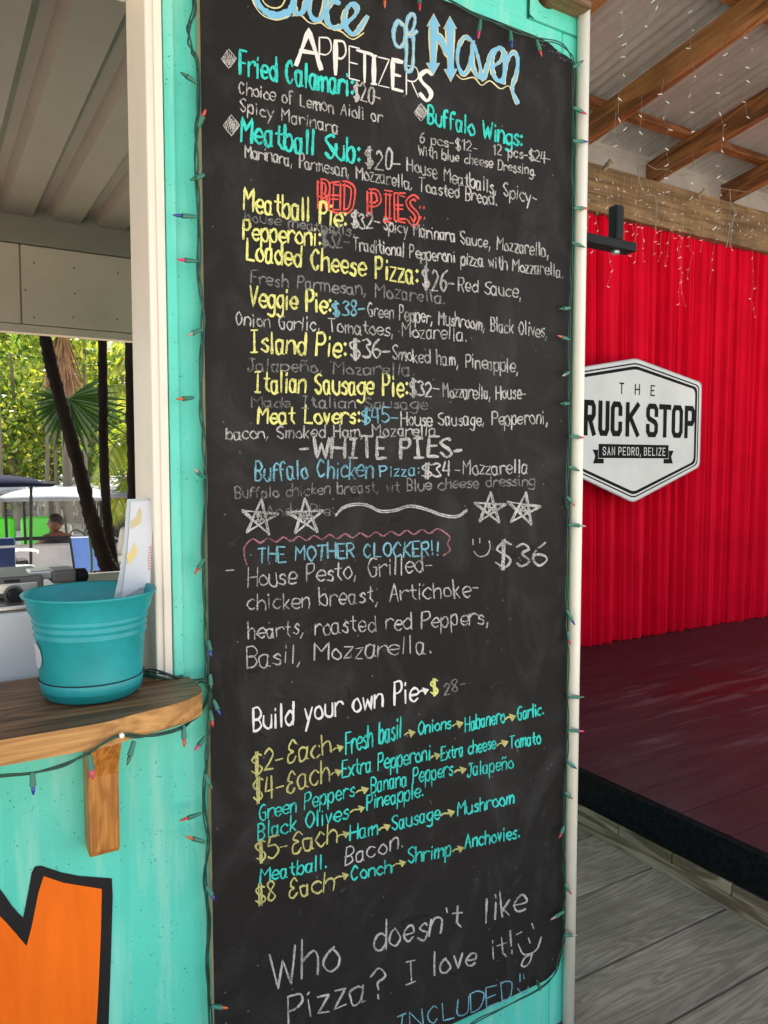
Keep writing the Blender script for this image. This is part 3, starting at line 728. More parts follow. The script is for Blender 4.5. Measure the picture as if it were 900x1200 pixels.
YC = {**{str(i): i for i in range(10)}, 'A':10, 'B':11, 'z':-1, 'y':-2, 'x':-3, 'w':-4}
OFF = [0]
def ribbon(mb, pts, wpx, jit=.18, base=.0006, taper=False):
    """a drawn line: pixel polyline -> ribbon lying on the board"""
    pts = [np.array(p, float) for p in pts]
    # resample
    out_ = [pts[0]]
    for a, b2 in zip(pts[:-1], pts[1:]):
        L_ = np.linalg.norm(b2-a); k_ = max(1, int(L_/4))
        for j in range(1, k_+1): out_.append(a+(b2-a)*j/k_)
    pts = out_; n_ = len(pts)
    if n_ < 2: return
    ph_, fr_ = rnd.uniform(0,6.28), rnd.uniform(.25,.6)
    Lf, Rt_ = [], []; OFF[0] = (OFF[0]+1) % 14; o0 = base+OFF[0]*.00003
    for i, p in enumerate(pts):
        t = pts[min(i+1,n_-1)]-pts[max(i-1,0)]; L_ = np.linalg.norm(t)
        t = t/L_ if L_ > 1e-9 else np.array([1.,0]); nn_ = np.array([-t[1], t[0]])
        w_ = wpx/2*(1+rnd.uniform(-jit, jit)+.22*math.sin(ph_+i*fr_))
        if i == 0: p = p-t*wpx*.3; w_ *= .75
        if i == n_-1: p = p+t*wpx*.3; w_ *= .75
        Lf.append(bp(*(p+nn_*w_), off=o0+i*2e-6)); Rt_.append(bp(*(p-nn_*w_), off=o0+i*2e-6))
    mb.add(Lf+Rt_, [(i,i+1,n_+i+1,n_+i) for i in range(n_-1)])
def glyph_strokes(ch, wob=0.0):
    w_, s = F_[ch]; res = []
    for st in s.split():
        sm_ = st[0] == '~'; st = st.lstrip('~'); pts = [(int(st[i])+rnd.uniform(-wob,wob)*.9, YC[st[i+1]]+rnd.uniform(-wob,wob)) for i in range(0, len(st), 2)]
        res.append(catmull(pts, 4) if sm_ else pts)
    return w_, res
def text(s, x0, y0, x1, y1, h, col, wpx, jit=.03, double=False, slant=0.0):
    ws = [F_[c_][0]+1.7 for c_ in s]; tot = sum(ws)-1.7; L_ = math.hypot(x1-x0, y1-y0)
    ux, uy = (x1-x0)/L_, (y1-y0)/L_; sx_ = L_/tot; sy_ = h/10; x = 0; mb = MB(); soft = col in ('chalk','dim','blue','pyellow')
    if soft: jit = .06
    pw = .22 if soft else .12
    # letters stand upright in the board, leaning a little with the hand
    for c_, w_ in zip(s, ws):
        if c_ == ' ':
            if mb.v: mb.build('lettering', CH[col], brd); mb = MB()
            x += w_; continue
        gw, sts = glyph_strokes('€' if c_ == 'E' and col == 'pyellow' else c_, .36 if soft else .22); gwx = 1+rnd.uniform(-1,1)*jit*2
        if c_ in ':.!' and col in ('yellow','cyan'):
            for gy in {':':(1.5,6),'.':(1,),'!':(1,)}[c_]:
                X_ = (x+1)*sx_; q0 = (x0+ux*X_, y0+uy*X_-gy*sy_); mb.add([bp(q0[0]+a_, q0[1]+b3, off=.0012) for a_, b3 in ((-wpx*.75,0),(0,-wpx*.95),(wpx*.75,0),(0,wpx*.95))], [(0,1,2,3)])
            if c_ != '!': x += w_; continue
        dy = rnd.uniform(-1,1)*jit*h; rt = rnd.uniform(-1,1)*jit*1.2; sc = 1+rnd.uniform(-1,1)*jit*1.5
        for st in sts:
            pts = []
            for gx, gy in st:
                gx2 = gw/2+(gx-gw/2)*gwx+gy*(rt+slant); X_ = (x+gx2)*sx_; Y_ = gy*sy_*sc+dy
                pts.append((x0+ux*X_+Y_*.0+rnd.uniform(-pw,pw), y0+uy*X_-Y_+rnd.uniform(-pw,pw)))
            if double:
                for sg in (-1, 1):
                    q2 = []
                    for i in range(len(pts)):
                        t = np.array(pts[min(i+1,len(pts)-1)])-np.array(pts[max(i-1,0)]); t /= (np.linalg.norm(t)+1e-9)
                        q2.append((pts[i][0]-t[1]*2.3*sg, pts[i][1]+t[0]*2.3*sg))
                    ribbon(mb, q2, wpx)
            else:
                ribbon(mb, pts, wpx*(1.14 if soft else 1))
                if col in ('chalk','dim') and rnd.random() < .25: ribbon(mb, [(a+.8,b2+.6) for a,b2 in pts], wpx*.6)
        x += w_
    if col in ('yellow','cyan') and False: pass
    if mb.v: mb.build('lettering', CH[col], brd)
def line(pts, wpx, col, smooth=True, base=.0006, name='chalk_drawing', jit=.18):
    mb = MB(); ribbon(mb, catmull(pts, 6) if smooth and len(pts) > 2 else pts, wpx, jit, base); return mb.build(name, CH[col], brd)
def lines(sts, wpx, col, smooth=True, base=.0006, name='chalk_drawing'):
    mb = MB()
    for pts in sts: ribbon(mb, catmull(pts, 6) if smooth and len(pts) > 2 else pts, wpx, .18, base)
    return mb.build(name, CH[col], brd)

# heading
head = [[(347,-14),(345,5),(347,16),(355,13),(361,-8)], [(365,-10),(362,8),(366,22),(376,21),(384,-8)],
        [(397,4),(390,2),(383,14),(384,27),(392,33),(402,30)], [(402,30),(415,19),(418,10),(412,5),(405,13),(403,27),(410,39),(418,38),(430,20)]]
lines(head, 6.2, 'cream'); lines(head, 4.8, 'lblue', base=.0014)
lines([[(297,-14),(301,3),(311,14),(324,19),(337,15),(343,4),(341,-12)]], 8.5, 'lblue', base=.0012)
lines([[(292,-14),(297,5),(308,19),(324,24),(337,20)],[(303,-10),(309,4),(319,10),(329,8),(335,-3)]], 1.6, 'cream', base=.0022)
line([(342,19),(352,18),(361,26),(368,28),(376,27),(384,33),(399,37),(408,44),(415,46),(426,39)], 1.5, 'cream')
of_ = [[(471,30),(466,25),(461,36),(462,50),(468,56),(474,48),(475,34),(469,26)], [(488,37),(481,42),(476,38),(477,24),(482,17),(486,22),(483,36),(475,44),(476,62),(475,79),(479,84),(483,78),(484,60),(484,44)]]
lines(of_, 4.6, 'lblue', base=.0012); lines(of_, 1.0, 'cream', base=.0022)
def hpoly(k, col, base):
    mb = MB(); c0 = [((508,17),(507,88)), ((527,20),(528,95))]
    for (a, b2) in c0:
        for (tip, back) in ((a, b2), (b2, a)):
            d_ = np.array(back, float)-np.array(tip); d_ /= np.linalg.norm(d_); n_ = np.array([-d_[1], d_[0]]); t_ = np.array(tip, float)-d_*k*1.2
            bs_ = np.array(tip)+d_*14; mb.add([bp(*t_, off=base), bp(*(bs_+n_*(7+k)), off=base), bp(*(bs_-n_*(7+k)), off=base)], [(0,1,2)])
        d_ = np.array(b2, float)-np.array(a); d_ /= np.linalg.norm(d_)
        ribbon(mb, [np.array(a)+d_*11, np.array(b2)-d_*11], 7.4+2*k, .03, base+.00005)
    ribbon(mb, catmull([(508,46),(513,44),(519,52),(523,62),(528,64)],4), 7+2*k, .03, base+.00025)
    return mb.build('lettering', CH[col], brd)
hpoly(1.2, 'cream', .0006); hpoly(0, 'lblue', .0018)
av = [[(551,47),(544,44),(537,56),(536,74),(542,87),(549,80),(553,60),(554,48),(553,74),(558,88),(563,92)],
      [(556,54),(561,72),(566,93),(571,76),(576,60),(583,58)], [(574,80),(586,72),(590,62),(584,56),(577,68),(577,84),(583,95),(590,92)],
      [(592,62),(591,80),(589,99),(593,76),(600,62),(606,68),(605,86),(600,102),(602,112),(606,121)]]
lines(av, 5.0, 'cream'); lines(av, 3.6, 'lblue', base=.0014)
line([(535,88),(542,93),(555,91),(564,100),(574,95),(586,104),(596,101),(601,113),(606,121)], 1.4, 'cream')
# APPETIZERS, thick and thin letters
def letter_at(ch, x0, x1, yb, yt, wpx, dy=0, thick=None):
    gw, sts = glyph_strokes(ch); mb = MB()
    for k_, st in enumerate(sts):
        pts = [(x0+(x1-x0)*gx/gw, yb+dy*gx/gw-(yb-yt)*gy/10) for gx, gy in st]
        ribbon(mb, pts, thick if (thick and k_ == 0) else wpx, .06)
    mb.build('lettering', CH['white'], brd)
for a in (('A',347,376,76,33,5.2,5),('P',374,388,82,44,1.6,2),('P',393,405,87,48,2.4,2,5.0),('E',409,421,92,54,1.4,3),('T',418,436,94,59,3.0,5,3.0),
          ('I',434,442,98,65,3.4,1,4.6),('Z',443,456,100,67,1.4,3),('E',460,471,104,70,3.0,3,4.6),('R',476,490,111,77,1.4,3),('S',492,505,117,82,4.6,2)):
    letter_at(*a)
def diamond(x, y, r):
    mb = MB(); c_ = [(x,y-r),(x+r*.78,y),(x,y+r),(x-r*.78,y),(x,y-r)]
    ribbon(mb, c_, 1.6)
    for k in range(-3, 4):
        t = k/4; ribbon(mb, [(x+r*.78*t*.9-2.5*(1-abs(t)), y-r*(1-abs(t))*.85), (x+r*.78*t*.9+2.5*(1-abs(t)), y+r*(1-abs(t))*.85)], 1.5, .3)
    mb.build('chalk_drawing', CH['chalk'], brd)
diamond(268,69,11); diamond(271,147,12); diamond(493,132,10)

TX = [
('Fried Calamari:',281,87,414,113,27,'cyan',3.1), ('$20-',414,117,446,124,21,'chalk',1.7), ('Choice of Lemon Aioli or',280,110,447,144,15,'chalk',1.3),
('Spicy Marinara',281,130,396,157,15,'chalk',1.3), ('Buffalo Wings:',501,145,612,173,21,'cyan',2.6), ('6 pcs-$12-',492,167,560,179,12,'chalk',1.2),
('12 pcs-$24-',578,181,645,192,13,'chalk',1.4), ('With blue cheese Dressing.',490,182,628,206,12,'chalk',1.2), ('Meatball Sub:',282,165,422,192,28,'cyan',3.3),
('$20-',428,196,470,200,23,'chalk',1.8), ('House Meatballs, Spicy-',477,200,629,240,16,'chalk',1.3), ('Marinara, Parmesan, Mozzarella, Toasted Bread.',287,184,582,241,15,'chalk',1.3),
('Meatball Pie:',285,246,406,267,26,'yellow',2.8), ('$32-',412,266,446,269,18,'chalk',1.8), ('Spicy Marinara Sauce, Mozzarella,',449,270,643,302,15,'chalk',1.3),
('house meatballs.',286,259,416,277,12,'dim',1.4), ('Pepperoni:',285,280,376,289,23,'yellow',2.6), ('$32-',377,289,410,292,18,'dim',1.8),
('Traditional Pepperoni pizza with Mozzarella.',414,293,660,325,15,'chalk',1.3), ('Loaded Cheese Pizza:',289,304,490,333,25,'yellow',2.8),
('$26-',495,338,533,342,24,'chalk',2.0), ('Red Sauce,',537,341,611,350,16,'chalk',1.3), ('Fresh Parmesan, Mozarella.',294,332,522,356,15,'dim',1.5),
('Veggie Pie:',292,358,388,367,24,'yellow',2.8), ('$38-',390,370,428,369,17,'blue',1.9), ('Green Pepper, Mushroom, Black Olives,',431,370,641,396,16,'chalk',1.3),
('Onion Garlic, Tomatoes, Mozarella.',276,381,547,400,16,'chalk',1.3), ('Island Pie:',292,412,406,419,26,'yellow',2.8), ('$36-',411,419,458,420,22,'chalk',2.0),
('Smoked ham, Pineapple,',460,421,607,437,16,'chalk',1.3), ('Jalapeño, Mozarella.',289,434,486,440,14,'dim',1.5),
('Italian Sausage Pie:',297,459,478,464,24,'yellow',2.6), ('$32-',480,464,516,464,18,'chalk',1.9), ('Mozzarella, House-',519,466,616,468,16,'chalk',1.3),
('Made Italian Sausage.',296,477,506,479,13,'dim',1.5), ('Meat Lovers:',302,496,422,496,20,'yellow',2.6), ('$45-',424,497,468,495,16,'blue',1.9),
('House Sausage, Pepperoni,',470,499,642,497,16,'chalk',1.3), ('bacon, Smoked Ham, Mozarella',265,515,510,510,14,'chalk',1.4),
('-WHITE PIES-',352,537,543,536,24,'chalk',2.9), ('Buffalo Chicken',299,563,436,559,22,'blue',1.9), ('Pizza:',446,559,492,557,13,'blue',1.7),
('$34',495,559,527,558,16,'chalk',1.7), ('-Mozzarella',533,557,618,554,16,'chalk',1.4), ('Buffalo chicken breast, wt Blue cheese dressing .',276,584,638,568,13,'dim',1.4),
('Ande Pie:',312,606,392,604,14,'dim',1.2), ('THE MOTHER CLOCKER!!',302,659,514,650,17,'blue',1.8), ('$36',580,664,639,662,27,'chalk',2.2),
('-',265,677,276,676,20,'chalk',1.3), ('House Pesto, Grilled-',290,688,507,670,22,'chalk',1.4), ('chicken breast, Artichoke-',290,716,562,698,20,'chalk',1.4),
('hearts, roasted red Peppers,',290,748,573,731,20,'chalk',1.4), ('Basil, Mozzarella.',290,782,506,764,22,'chalk',1.3),
('Build your own Pie',297,857,489,821,26,'white',2.4), ('28-',520,814,546,806,14,'dim',1.1),
('$2-Each',296,908,388,881,25,'pyellow',1.8), ('Fresh basil',405,884,470,864,25,'cyan',2.1), ('Onions',490,861,528,853,15,'cyan',1.8), ('Habanero',545,857,591,846,17,'cyan',1.8), ('Garlic.',606,844,637,837,15,'cyan',1.8),
('$4-Each',297,941,386,915,25,'pyellow',1.8), ('Extra Pepperoni',401,911,504,890,19,'cyan',1.9), ('Extra cheese',517,891,580,877,16,'cyan',1.8), ('Tomato',597,877,633,871,15,'cyan',1.8),
('Green Peppers',304,962,415,933,18,'cyan',1.7), ('Banana Peppers',435,929,530,908,18,'cyan',1.7), ('Jalapeño',547,910,601,900,16,'cyan',1.5),
('Black Olives',302,984,408,959,19,'cyan',2.0), ('Pineapple.',430,949,496,933,17,'cyan',1.8),
('$5-Each',301,1010,394,988,25,'pyellow',1.8), ('Ham',410,985,442,977,17,'cyan',1.9), ('Sausage',459,973,515,959,17,'cyan',1.9), ('Mushroom',536,956,602,941,16,'cyan',1.9),
('Meatball.',305,1034,383,1017,17,'cyan',2.0), ('Bacon.',404,1014,473,992,20,'chalk',1.4),
('$8 Each',300,1060,390,1043,22,'pyellow',1.8), ('Conch',411,1032,458,1022,16,'cyan',2.0), ('Shrimp',478,1012,528,1002,18,'cyan',1.9), ('Anchovies.',545,994,609,981,16,'cyan',1.9),
('Who',318,1158,396,1135,42,'chalk',1.9), ("doesn't",438,1115,540,1088,32,'chalk',1.9), ('like',567,1081,616,1068,30,'chalk',1.9),
('Pizza?',338,1200,449,1166,32,'chalk',1.9), ('I love it!',474,1153,602,1117,26,'chalk',1.7),
('INCLUDED',462,1214,602,1169,21,'blue',1.4),
]
for t in TX: text(*t, slant=.03 if t[6] in ('yellow','cyan') else .0)
text('RED', 374,244, 413,249, 31, 'red', 2.1, double=True); text('PIES:', 433,254, 497,263, 30, 'red', 2.1, double=True)
def arrow(x0, y0, x1, y1, col='pyellow'):
    mb = MB(); d_ = np.array([x1-x0, y1-y0], float); L_ = np.linalg.norm(d_); d_ /= L_; n_ = np.array([-d_[1], d_[0]])
    a = np.array([x0,y0],float); ribbon(mb, catmull([tuple(a), tuple(a+d_*L_*.3-n_*1.5), tuple(a+d_*L_*.7+n_*.5)], 3), 1.8)
    b2 = np.array([x1,y1],float); ribbon(mb, [tuple(b2-d_*6-n_*4), tuple(b2), tuple(b2-d_*6+n_*4), tuple(b2-d_*6-n_*4)], 1.8)
    mb.add([bp(*(b2-d_*6-n_*4), off=.0013), bp(*b2, off=.0013), bp(*(b2-d_*6+n_*4), off=.0013)], [(0,1,2)])
    mb.build('chalk_arrow', CH[col], brd)
for a in ((390,879,402,875),(474,861,486,858),(530,851,542,847),(592,843,604,839),(388,908,400,903),(505,888,516,884),(582,874,595,869),(417,929,431,924),
          (532,905,546,901),(410,952,427,946),(395,981,409,976),(444,973,457,967),(516,956,532,951),(392,1030,408,1025),(460,1015,475,1010),(530,998,543,993)): arrow(*a)
arrow(490,812,502,808,'white'); text('$', 505,815,513,813, 17, 'yellow', 2.0)
def star(x, y, r, rot=0):
    mb = MB(); pt = [(x+r*math.sin(rot+2*math.pi*2*k/5), y-r*math.cos(rot+2*math.pi*2*k/5)) for k in range(6)]
    for a, b2 in zip(pt[:-1], pt[1:]):
        for e in (-.9, .9): ribbon(mb, [(a[0]+e,a[1]+e*.6),(b2[0]+e*.8,b2[1]-e)], 1.5, .3)
    for k in range(7):
        an = rnd.uniform(0,6.28); rr_ = r*.3; ribbon(mb, [(x+rr_*math.cos(an),y+rr_*math.sin(an)),(x-rr_*math.cos(an+.5),y-rr_*math.sin(an+.5))], 1.2, .3)
    mb.build('chalk_star', CH['chalk'], brd)
star(304,607,22,.1); star(358,606,22,-.05); star(574,596,19,.05); star(613,597,20,.15)
for e in (0, 2.2): line([(393,603+e),(402,594+e),(415,590+e),(430,591+e),(446,598+e),(462,597+e),(480,592+e),(500,596+e),(520,603+e),(535,604+e),(547,597+e)], 1.6, 'chalk')
cl = []
xs_ = np.linspace(287, 521, 14); top_ = lambda x: 637-(x-287)*.055
for a, b2 in zip(xs_[:-1], xs_[1:]): cl += [(a, top_(a)), ((a+b2)/2, top_(a)-5.5)]
cl += [(521,624),(527,630),(524,637),(527,645),(519,651)]
line([(289,662),(286,650),(287,640)]+cl[1:], 1.8, 'pink', jit=.4)
lines([[(554,632),(554,638)],[(562,631),(562,636)],[(555,646),(561,652),(570,650),(574,642),(573,634)]], 1.5, 'chalk')
lines([[(605,1095),(611,1092)],[(619,1099),(621,1105)],[(607,1106),(612,1117),(619,1118),(629,1112),(634,1098)],[(624,1118),(615,1122),(611,1131),(616,1132),(621,1126),(623,1118)],[(623,1082),(625,1088)]], 1.8, 'chalk')
lines([[(609,1141),(609,1150)],[(613,1141),(614,1147)],[(606,1158),(611,1163),(617,1162),(619,1156)]], 1.4, 'blue')
for k in range(12):           # stray chalk ticks
    x, y_ = rnd.uniform(255,650), rnd.uniform(560,1120)
    if k < 8: line([(x,y_),(x+rnd.uniform(-2,2),y_+rnd.uniform(2,6))], 1.1, 'dim')
for k in range(26):
    x, y_ = rnd.uniform(270,630), rnd.uniform(560,1150); an = rnd.uniform(-.5,.9); L_ = rnd.uniform(12,40)
    line([(x,y_),(x+L_*.5*math.cos(an),y_-L_*.5*math.sin(an)+rnd.uniform(-3,3)),(x+L_*math.cos(an),y_-L_*math.sin(an))], rnd.uniform(3,8), 'smudge', base=.0002)
for a, b2 in (((410,822),(404,800)),((371,868),(369,890)),((596,627),(640,650))):
    line([a,((a[0]+b2[0])/2+2,(a[1]+b2[1])/2),b2], 2.5, 'smudge')

# ---------------------------------------------------------------- white pipe, black arm
pp = P(683, 100, y=-.02); pq = P(669, 1100, y=-.02)
pl = MB().tube([(pp.x,-.02,0.0),(pp.x,-.02,1.2),(pp.x,-.02,2.749)], .0152, 16).build('white_pipe', M['pvc'], None, smooth=True)
tag(pl, 'thin white plastic pipe standing upright at the container corner', 'pipe')
pt = P(722, 262, y=.30)
arm = thing('wall_arm', 'black steel arm with upright stub sticking out beside the white pipe', 'bracket', (pt.x, pt.y, pt.z-.07))
La = pt.x-CE
o = MB().box((-.34,-.027,-.015),(.07,.027,.015)).build('arm', M['black'], arm, bevel=.006); o.rotation_euler = (0,R(0),0); o.location = (0,0,.0)
o = MB().box((-.019,-.019,.0155),(.019,.019,.125)).build('upright', M['black'], arm, bevel=.008)
MB().tube([(0,0,-.0155),(0,0,-.024)], .014, 6).build('bolt', M['steel'], arm)

# ---------------------------------------------------------------- coloured light strings
def bulb(parent, a, tip, col, yoff=-.036, ln=None):
    A = P(*a, y=yoff); B = P(*tip, y=yoff-rnd.uniform(0,.012)); d_ = (B-A); L_ = d_.length
    L_ = min(max(L_, .034), .052); d_.normalize(); m_ = A+d_*L_*.60; e = A+d_*L_
    s_ = MB().tube([A, A+d_*L_*.12, m_], [.0028,.0038,.0050], 8).build('bulb_socket', M['sock'], parent, smooth=False)
    MB().tube([m_-d_*.002, m_+d_*L_*.12, m_+d_*L_*.28, e], [.0032,.0032,.0023,.0006], 8).build('bulb', M[col], s_, smooth=True)
def wires(parent, path, yoff, r=.0017, n=2, amp=.003, px=True, name='wire'):
    pts = [P(*p, y=(yoff if len(p) < 3 else p[2])) if px and len(p) <= 3 and False else p for p in path]
    for k in range(n):
        c_ = []
        base = catmull([tuple(P(p[0], p[1], y=yoff if len(p) < 3 else p[2])) for p in path], 8)
        for i, p in enumerate(base):
            a = i*.31+k*2*math.pi/n+.8*math.sin(i*.23+k)
            c_.append(Vector(p)+Vector((math.cos(a)*amp, math.sin(a)*amp*.6, math.sin(a*.7)*amp)))
        MB().tube(c_, r, 5).build(name, M['wire'], parent, smooth=True)
gs = thing('string_lights', 'green wired string of coloured mini bulbs around the black menu board', 'string lights')
wl = [(222,-30),(228,8),(221,30),(223,55),(231,75),(233,120),(230,160),(231,215),(234,262),(233,320),(238,368),(236,420),(235,470),(239,520),(241,580),(238,640),(240,700),(242,760),(243,800),(247,822),(243,868),(241,905),(238,940),(244,985),(240,1030),(245,1080),(243,1130),(247,1200),(247,1260)]
wires(gs, wl, -.030, n=3)
wr = [(505,-14),(530,2),(560,18),(598,34),(630,46),(655,50),(669,64),(672,84),(671,126),(672,165),(670,205),(672,244),(670,285),(669,330),(668,361),(667,398),(667,436),(667,473),(667,511),(665,548),(664,583),(666,615),(664,660),(664,700),(665,740),(666,780),(665,817),(666,856),(664,894),(662,930),(661,975),(661,1010),(662,1040),(661,1069),(661,1100),(655,1125),(650,1142),(634,1158),(612,1169),(585,1183),(560,1196),(530,1215)]
wires(gs, wr, -.034, n=2, r=.0015)
for a in [((230,97),(212,85),'green'),((233,149),(238,136),'red'),((230,254),(202,252),'blue'),((231,306),(207,304),'pink'),((227,466),(206,468),'orangeb'),((239,655),(231,668),'red'),
  ((244,750),(247,769),'blue'),((246,790),(247,806),'green'),((250,820),(258,838),'blue'),((246,832),(249,848),'red'),((241,863),(229,878),'pink'),((240,907),(249,926),'green'),((236,953),(210,962),'red'),
  ((240,987),(217,980),'orangeb'),((242,1038),(250,1052),'blue'),((248,1179),(264,1181),'orangeb'),((239,205),(226,210),'green'),((236,386),(222,392),'clear'),((240,560),(230,552),'clear'),
  ((671,79),(684,71),'green'),((672,126),(688,134),'red'),((671,165),(690,166),'blue'),((672,244),(691,244),'red'),((670,284),(686,290),'green'),((668,361),(655,362),'green'),((667,398),(653,393),'orangeb'),
  ((667,436),(660,440),'clear'),((667,473),(656,473),'green'),((667,511),(685,513),'red'),((666,547),(680,552),'green'),((664,582),(674,593),'orangeb'),((666,615),(689,617),'clear'),
  ((664,715),(674,733),'blue'),((665,740),(668,753),'red'),((666,817),(685,817),'green'),((666,856),(685,857),'pink'),((665,893),(676,901),'blue'),((662,929),(671,936),'orangeb'),((661,968),(656,980),'red'),
  ((662,1036),(669,1047),'red'),((661,1068),(645,1078),'clear'),((661,1096),(671,1096),'clear'),((633,1160),(629,1148),'green'),
  ((450,-16),(451,10),'orangeb'),((491,-10),(492,13),'red'),((563,23),(560,48),'pink'),((598,36),(600,57),'blue'),((629,47),(635,67),'red')]:
    bulb(gs, *a)
ss = thing('string_lights', 'green wired string of coloured mini bulbs draped along the wooden shelf edge', 'string lights')
def proj(v):
    d_ = Vector(v)-EYE; z_ = d_.dot(_Fw); return (450+FPX*d_.dot(_Rt)/z_, 600-FPX*d_.dot(_Up)/z_)
edge_px = [(proj((x_, y_, SHZ-.02))[0], y_) for x_, y_ in cv]
def edge_y(px):
    xs_ = [e[0] for e in edge_px]
    return float(np.interp(px, xs_, [e[1] for e in edge_px])) if px > xs_[0] else yF
se = [(px, py, edge_y(px)-.007) for px, py in ((-60,918),(0,909),(38,905),(75,896),(103,883),(122,870),(142,861),(165,863),(190,860),(213,852),(232,838),(241,824))]+[(246,805,-.036)]
wires(ss, se, -.15, n=2, r=.0019, amp=.0018)
wires(ss, [(160,790,.02),(180,792,-.004),(205,797,-.02),(228,799,-.03),(243,800,-.034)], -.02, n=3, r=.0018, amp=.004)
wires(ss, [(168,786,.03),(190,788,-.008),(215,795,-.02),(244,797,-.034)], -.02, n=2, r=.0018, amp=.004)
for a, t_, c_, yo in (((38,905),(39,929),'blue',yF-.008),((105,884),(109,914),'pink',yF-.008),((157,868),(149,897),'green',edge_y(157)-.008),((215,850),(216,876),'red',edge_y(215)-.008)): bulb(ss, a, t_, c_, yo)
pw = P(142,861,y=edge_y(142)-.008)
MB().tube([pw-Vector((0,0,0)), pw+Vector((0,-.006,0))], .004, 8).build('wire_clip', M['minibulb'], ss)

# ---------------------------------------------------------------- icicle light strings under the roof
def icicles(label, drops, y, top, seed, droop=.02):
    rr_ = random.Random(seed)
    t_ = thing('icicle_lights', label, 'string lights', (0,y,0))
    xs_ = [d_[0] for d_ in drops]; mb = MB(); cab = []
    x = min(xs_)-.3
    while x < max(xs_)+.4: cab.append((x, rr_.uniform(-.01,.01), top(x)+rr_.uniform(-droop,.0))); x += .12
    mb.tube(catmull(cab, 3), .0016, 4); mb.build('cable', M['cable'], t_)
    bl = MB()
    for (x, z0, z1) in drops:
        z = z0 if z0 is not None else top(x); pts = [(x,0,z)]; mb = MB()
        while z > z1:
            z -= rr_.uniform(.05,.10); x += rr_.uniform(-.016,.016); yy_ = rr_.uniform(-.02,.02); pts.append((x,yy_,z))
            a = rr_.uniform(0,6.28); el = rr_.uniform(-.9,.5); dv = Vector((math.cos(a)*math.cos(el), math.sin(a)*math.cos(el), math.sin(el)))*.021
            p = Vector((x,yy_,z)); bl.tube([p, p+dv*.5, p+dv], [.0017,.0021,.0013], 5)
        mb.tube(pts, .00045, 4); mb.build('drop_wire', M['whitewire'], t_)
    tag(bl.build('mini_bulbs', M['minibulb'], t_), kind='stuff')
def zof(px, py, y): return P(px, py, y=y)
ya = 1.0
dr = []
for px, t0, b0 in ((733,-30,145),(752,112,165),(766,-20,25),(778,92,215),(810,-10,52),(811,70,146),(845,48,250),(876,22,122),(812,180,214),(840,250,258),(722,130,160)):
    a = zof(px, t0, ya); b2 = zof(px, b0, ya); dr.append((a.x, a.z, b2.z))
icicles('sparse white icicle lights dangling from the rafters in front of the beam', dr, ya, lambda x: 4.02, 5)
yb = 2.10; dr = []
rq = random.Random(11); px = 668
while px < 1010:
    t0 = 195+(px-690)*.25; z0 = zof(px, t0, yb); b2 = zof(px, t0+rq.choice((25,40,55,70,90,125)), yb); dr.append((z0.x, z0.z, b2.z)); px += rq.uniform(5,9)
icicles('dense white icicle lights hanging in front of the wide beam and red curtain', dr, yb, lambda x: 3.50, 6, .05)
# slack white feeder cables looped over the beam
fc = thing('white_cables', 'slack white feeder cables looped over the rough beam', 'cable', (0,0,0))
for pth in ([(747,195),(750,215),(757,228),(768,232),(768,270)], [(846,-5),(846,90),(848,160)][:0] or [(855,222),(857,240),(862,248),(858,262),(855,290)],
            [(863,248),(855,268),(851,290)]):
    MB().tube(catmull([tuple(P(*p, y=2.25)) for p in pth], 6),   .0045, 6).build('cable', M['cable'], fc, smooth=True)
for (px, py) in ((707,199),(818,232)):
    p = P(px, py, y=2.28); fx = MB().tube([p, p+Vector((.03,-.04,.05))], [.016,.020], 8); o = fx.build('beam_clamp', M['block'], roof)

# ---------------------------------------------------------------- pot and laminated card
potc = Vector((.2505, -.034, SHZ+.0005))
pot = thing('flower_pot', 'turquoise plastic flower pot with saucer standing on the wooden shelf', 'flower pot', potc)
H = .178
prof = [(0,.012),(.078,.012),(.080,.030),(.0905,.126),(.0925,.131),(.0905,.134),(.0925,.139),(.094,.145),(.0925,.148),(.0955,.153),(.100,.158),(.105,H),(.111,H+.004),(.113,H+.007),(.1115,H+.009),(.108,H+.006),(.0985,.156),(.088,.125),(.076,.02),(0,.02)]
prof = [(0,.010),(.0805,.010),(.0828,.034),(.0878,.104),(.0905,.108),(.0912,.111),(.0882,.1145),(.0888,.117),(.0918,.1205),(.0924,.1235),(.0896,.127),(.0902,.129),(.0932,.1325),(.0936,.136),(.0915,.139),(.0955,.147),(.1000,.158),(.1035,.170),(.1078,.1745),(.1092,.1775),(.1078,.1795),(.104,.1765),(.0985,.150),(.0895,.134),(.078,.02),(0,.02)]
MB().lathe(prof, n=96).build('pot_body', M['potm'], pot, smooth=True)
MB().lathe([(0,0),(.066,0),(.0725,.0025),(.0785,.010),(.0822,.020),(.0846,.0325),(.0840,.0338),(.0822,.0335),(.0818,.030),(.0800,.012)], n=96).build('saucer', M['potm'], pot, smooth=True)
MB().lathe([(.0836,.0334),(.0850,.0342),(.0838,.0356)], n=96).build('saucer_gap_shade', M['dark'], pot)  # dark ring painted as the shade between pot and saucer
pot.scale = (1.03,1.03,1.03)
MB().lathe([(.088,.0),(.0883,.0)], n=4).build('dark_gap_shade', M['dark'], pot) if False else None
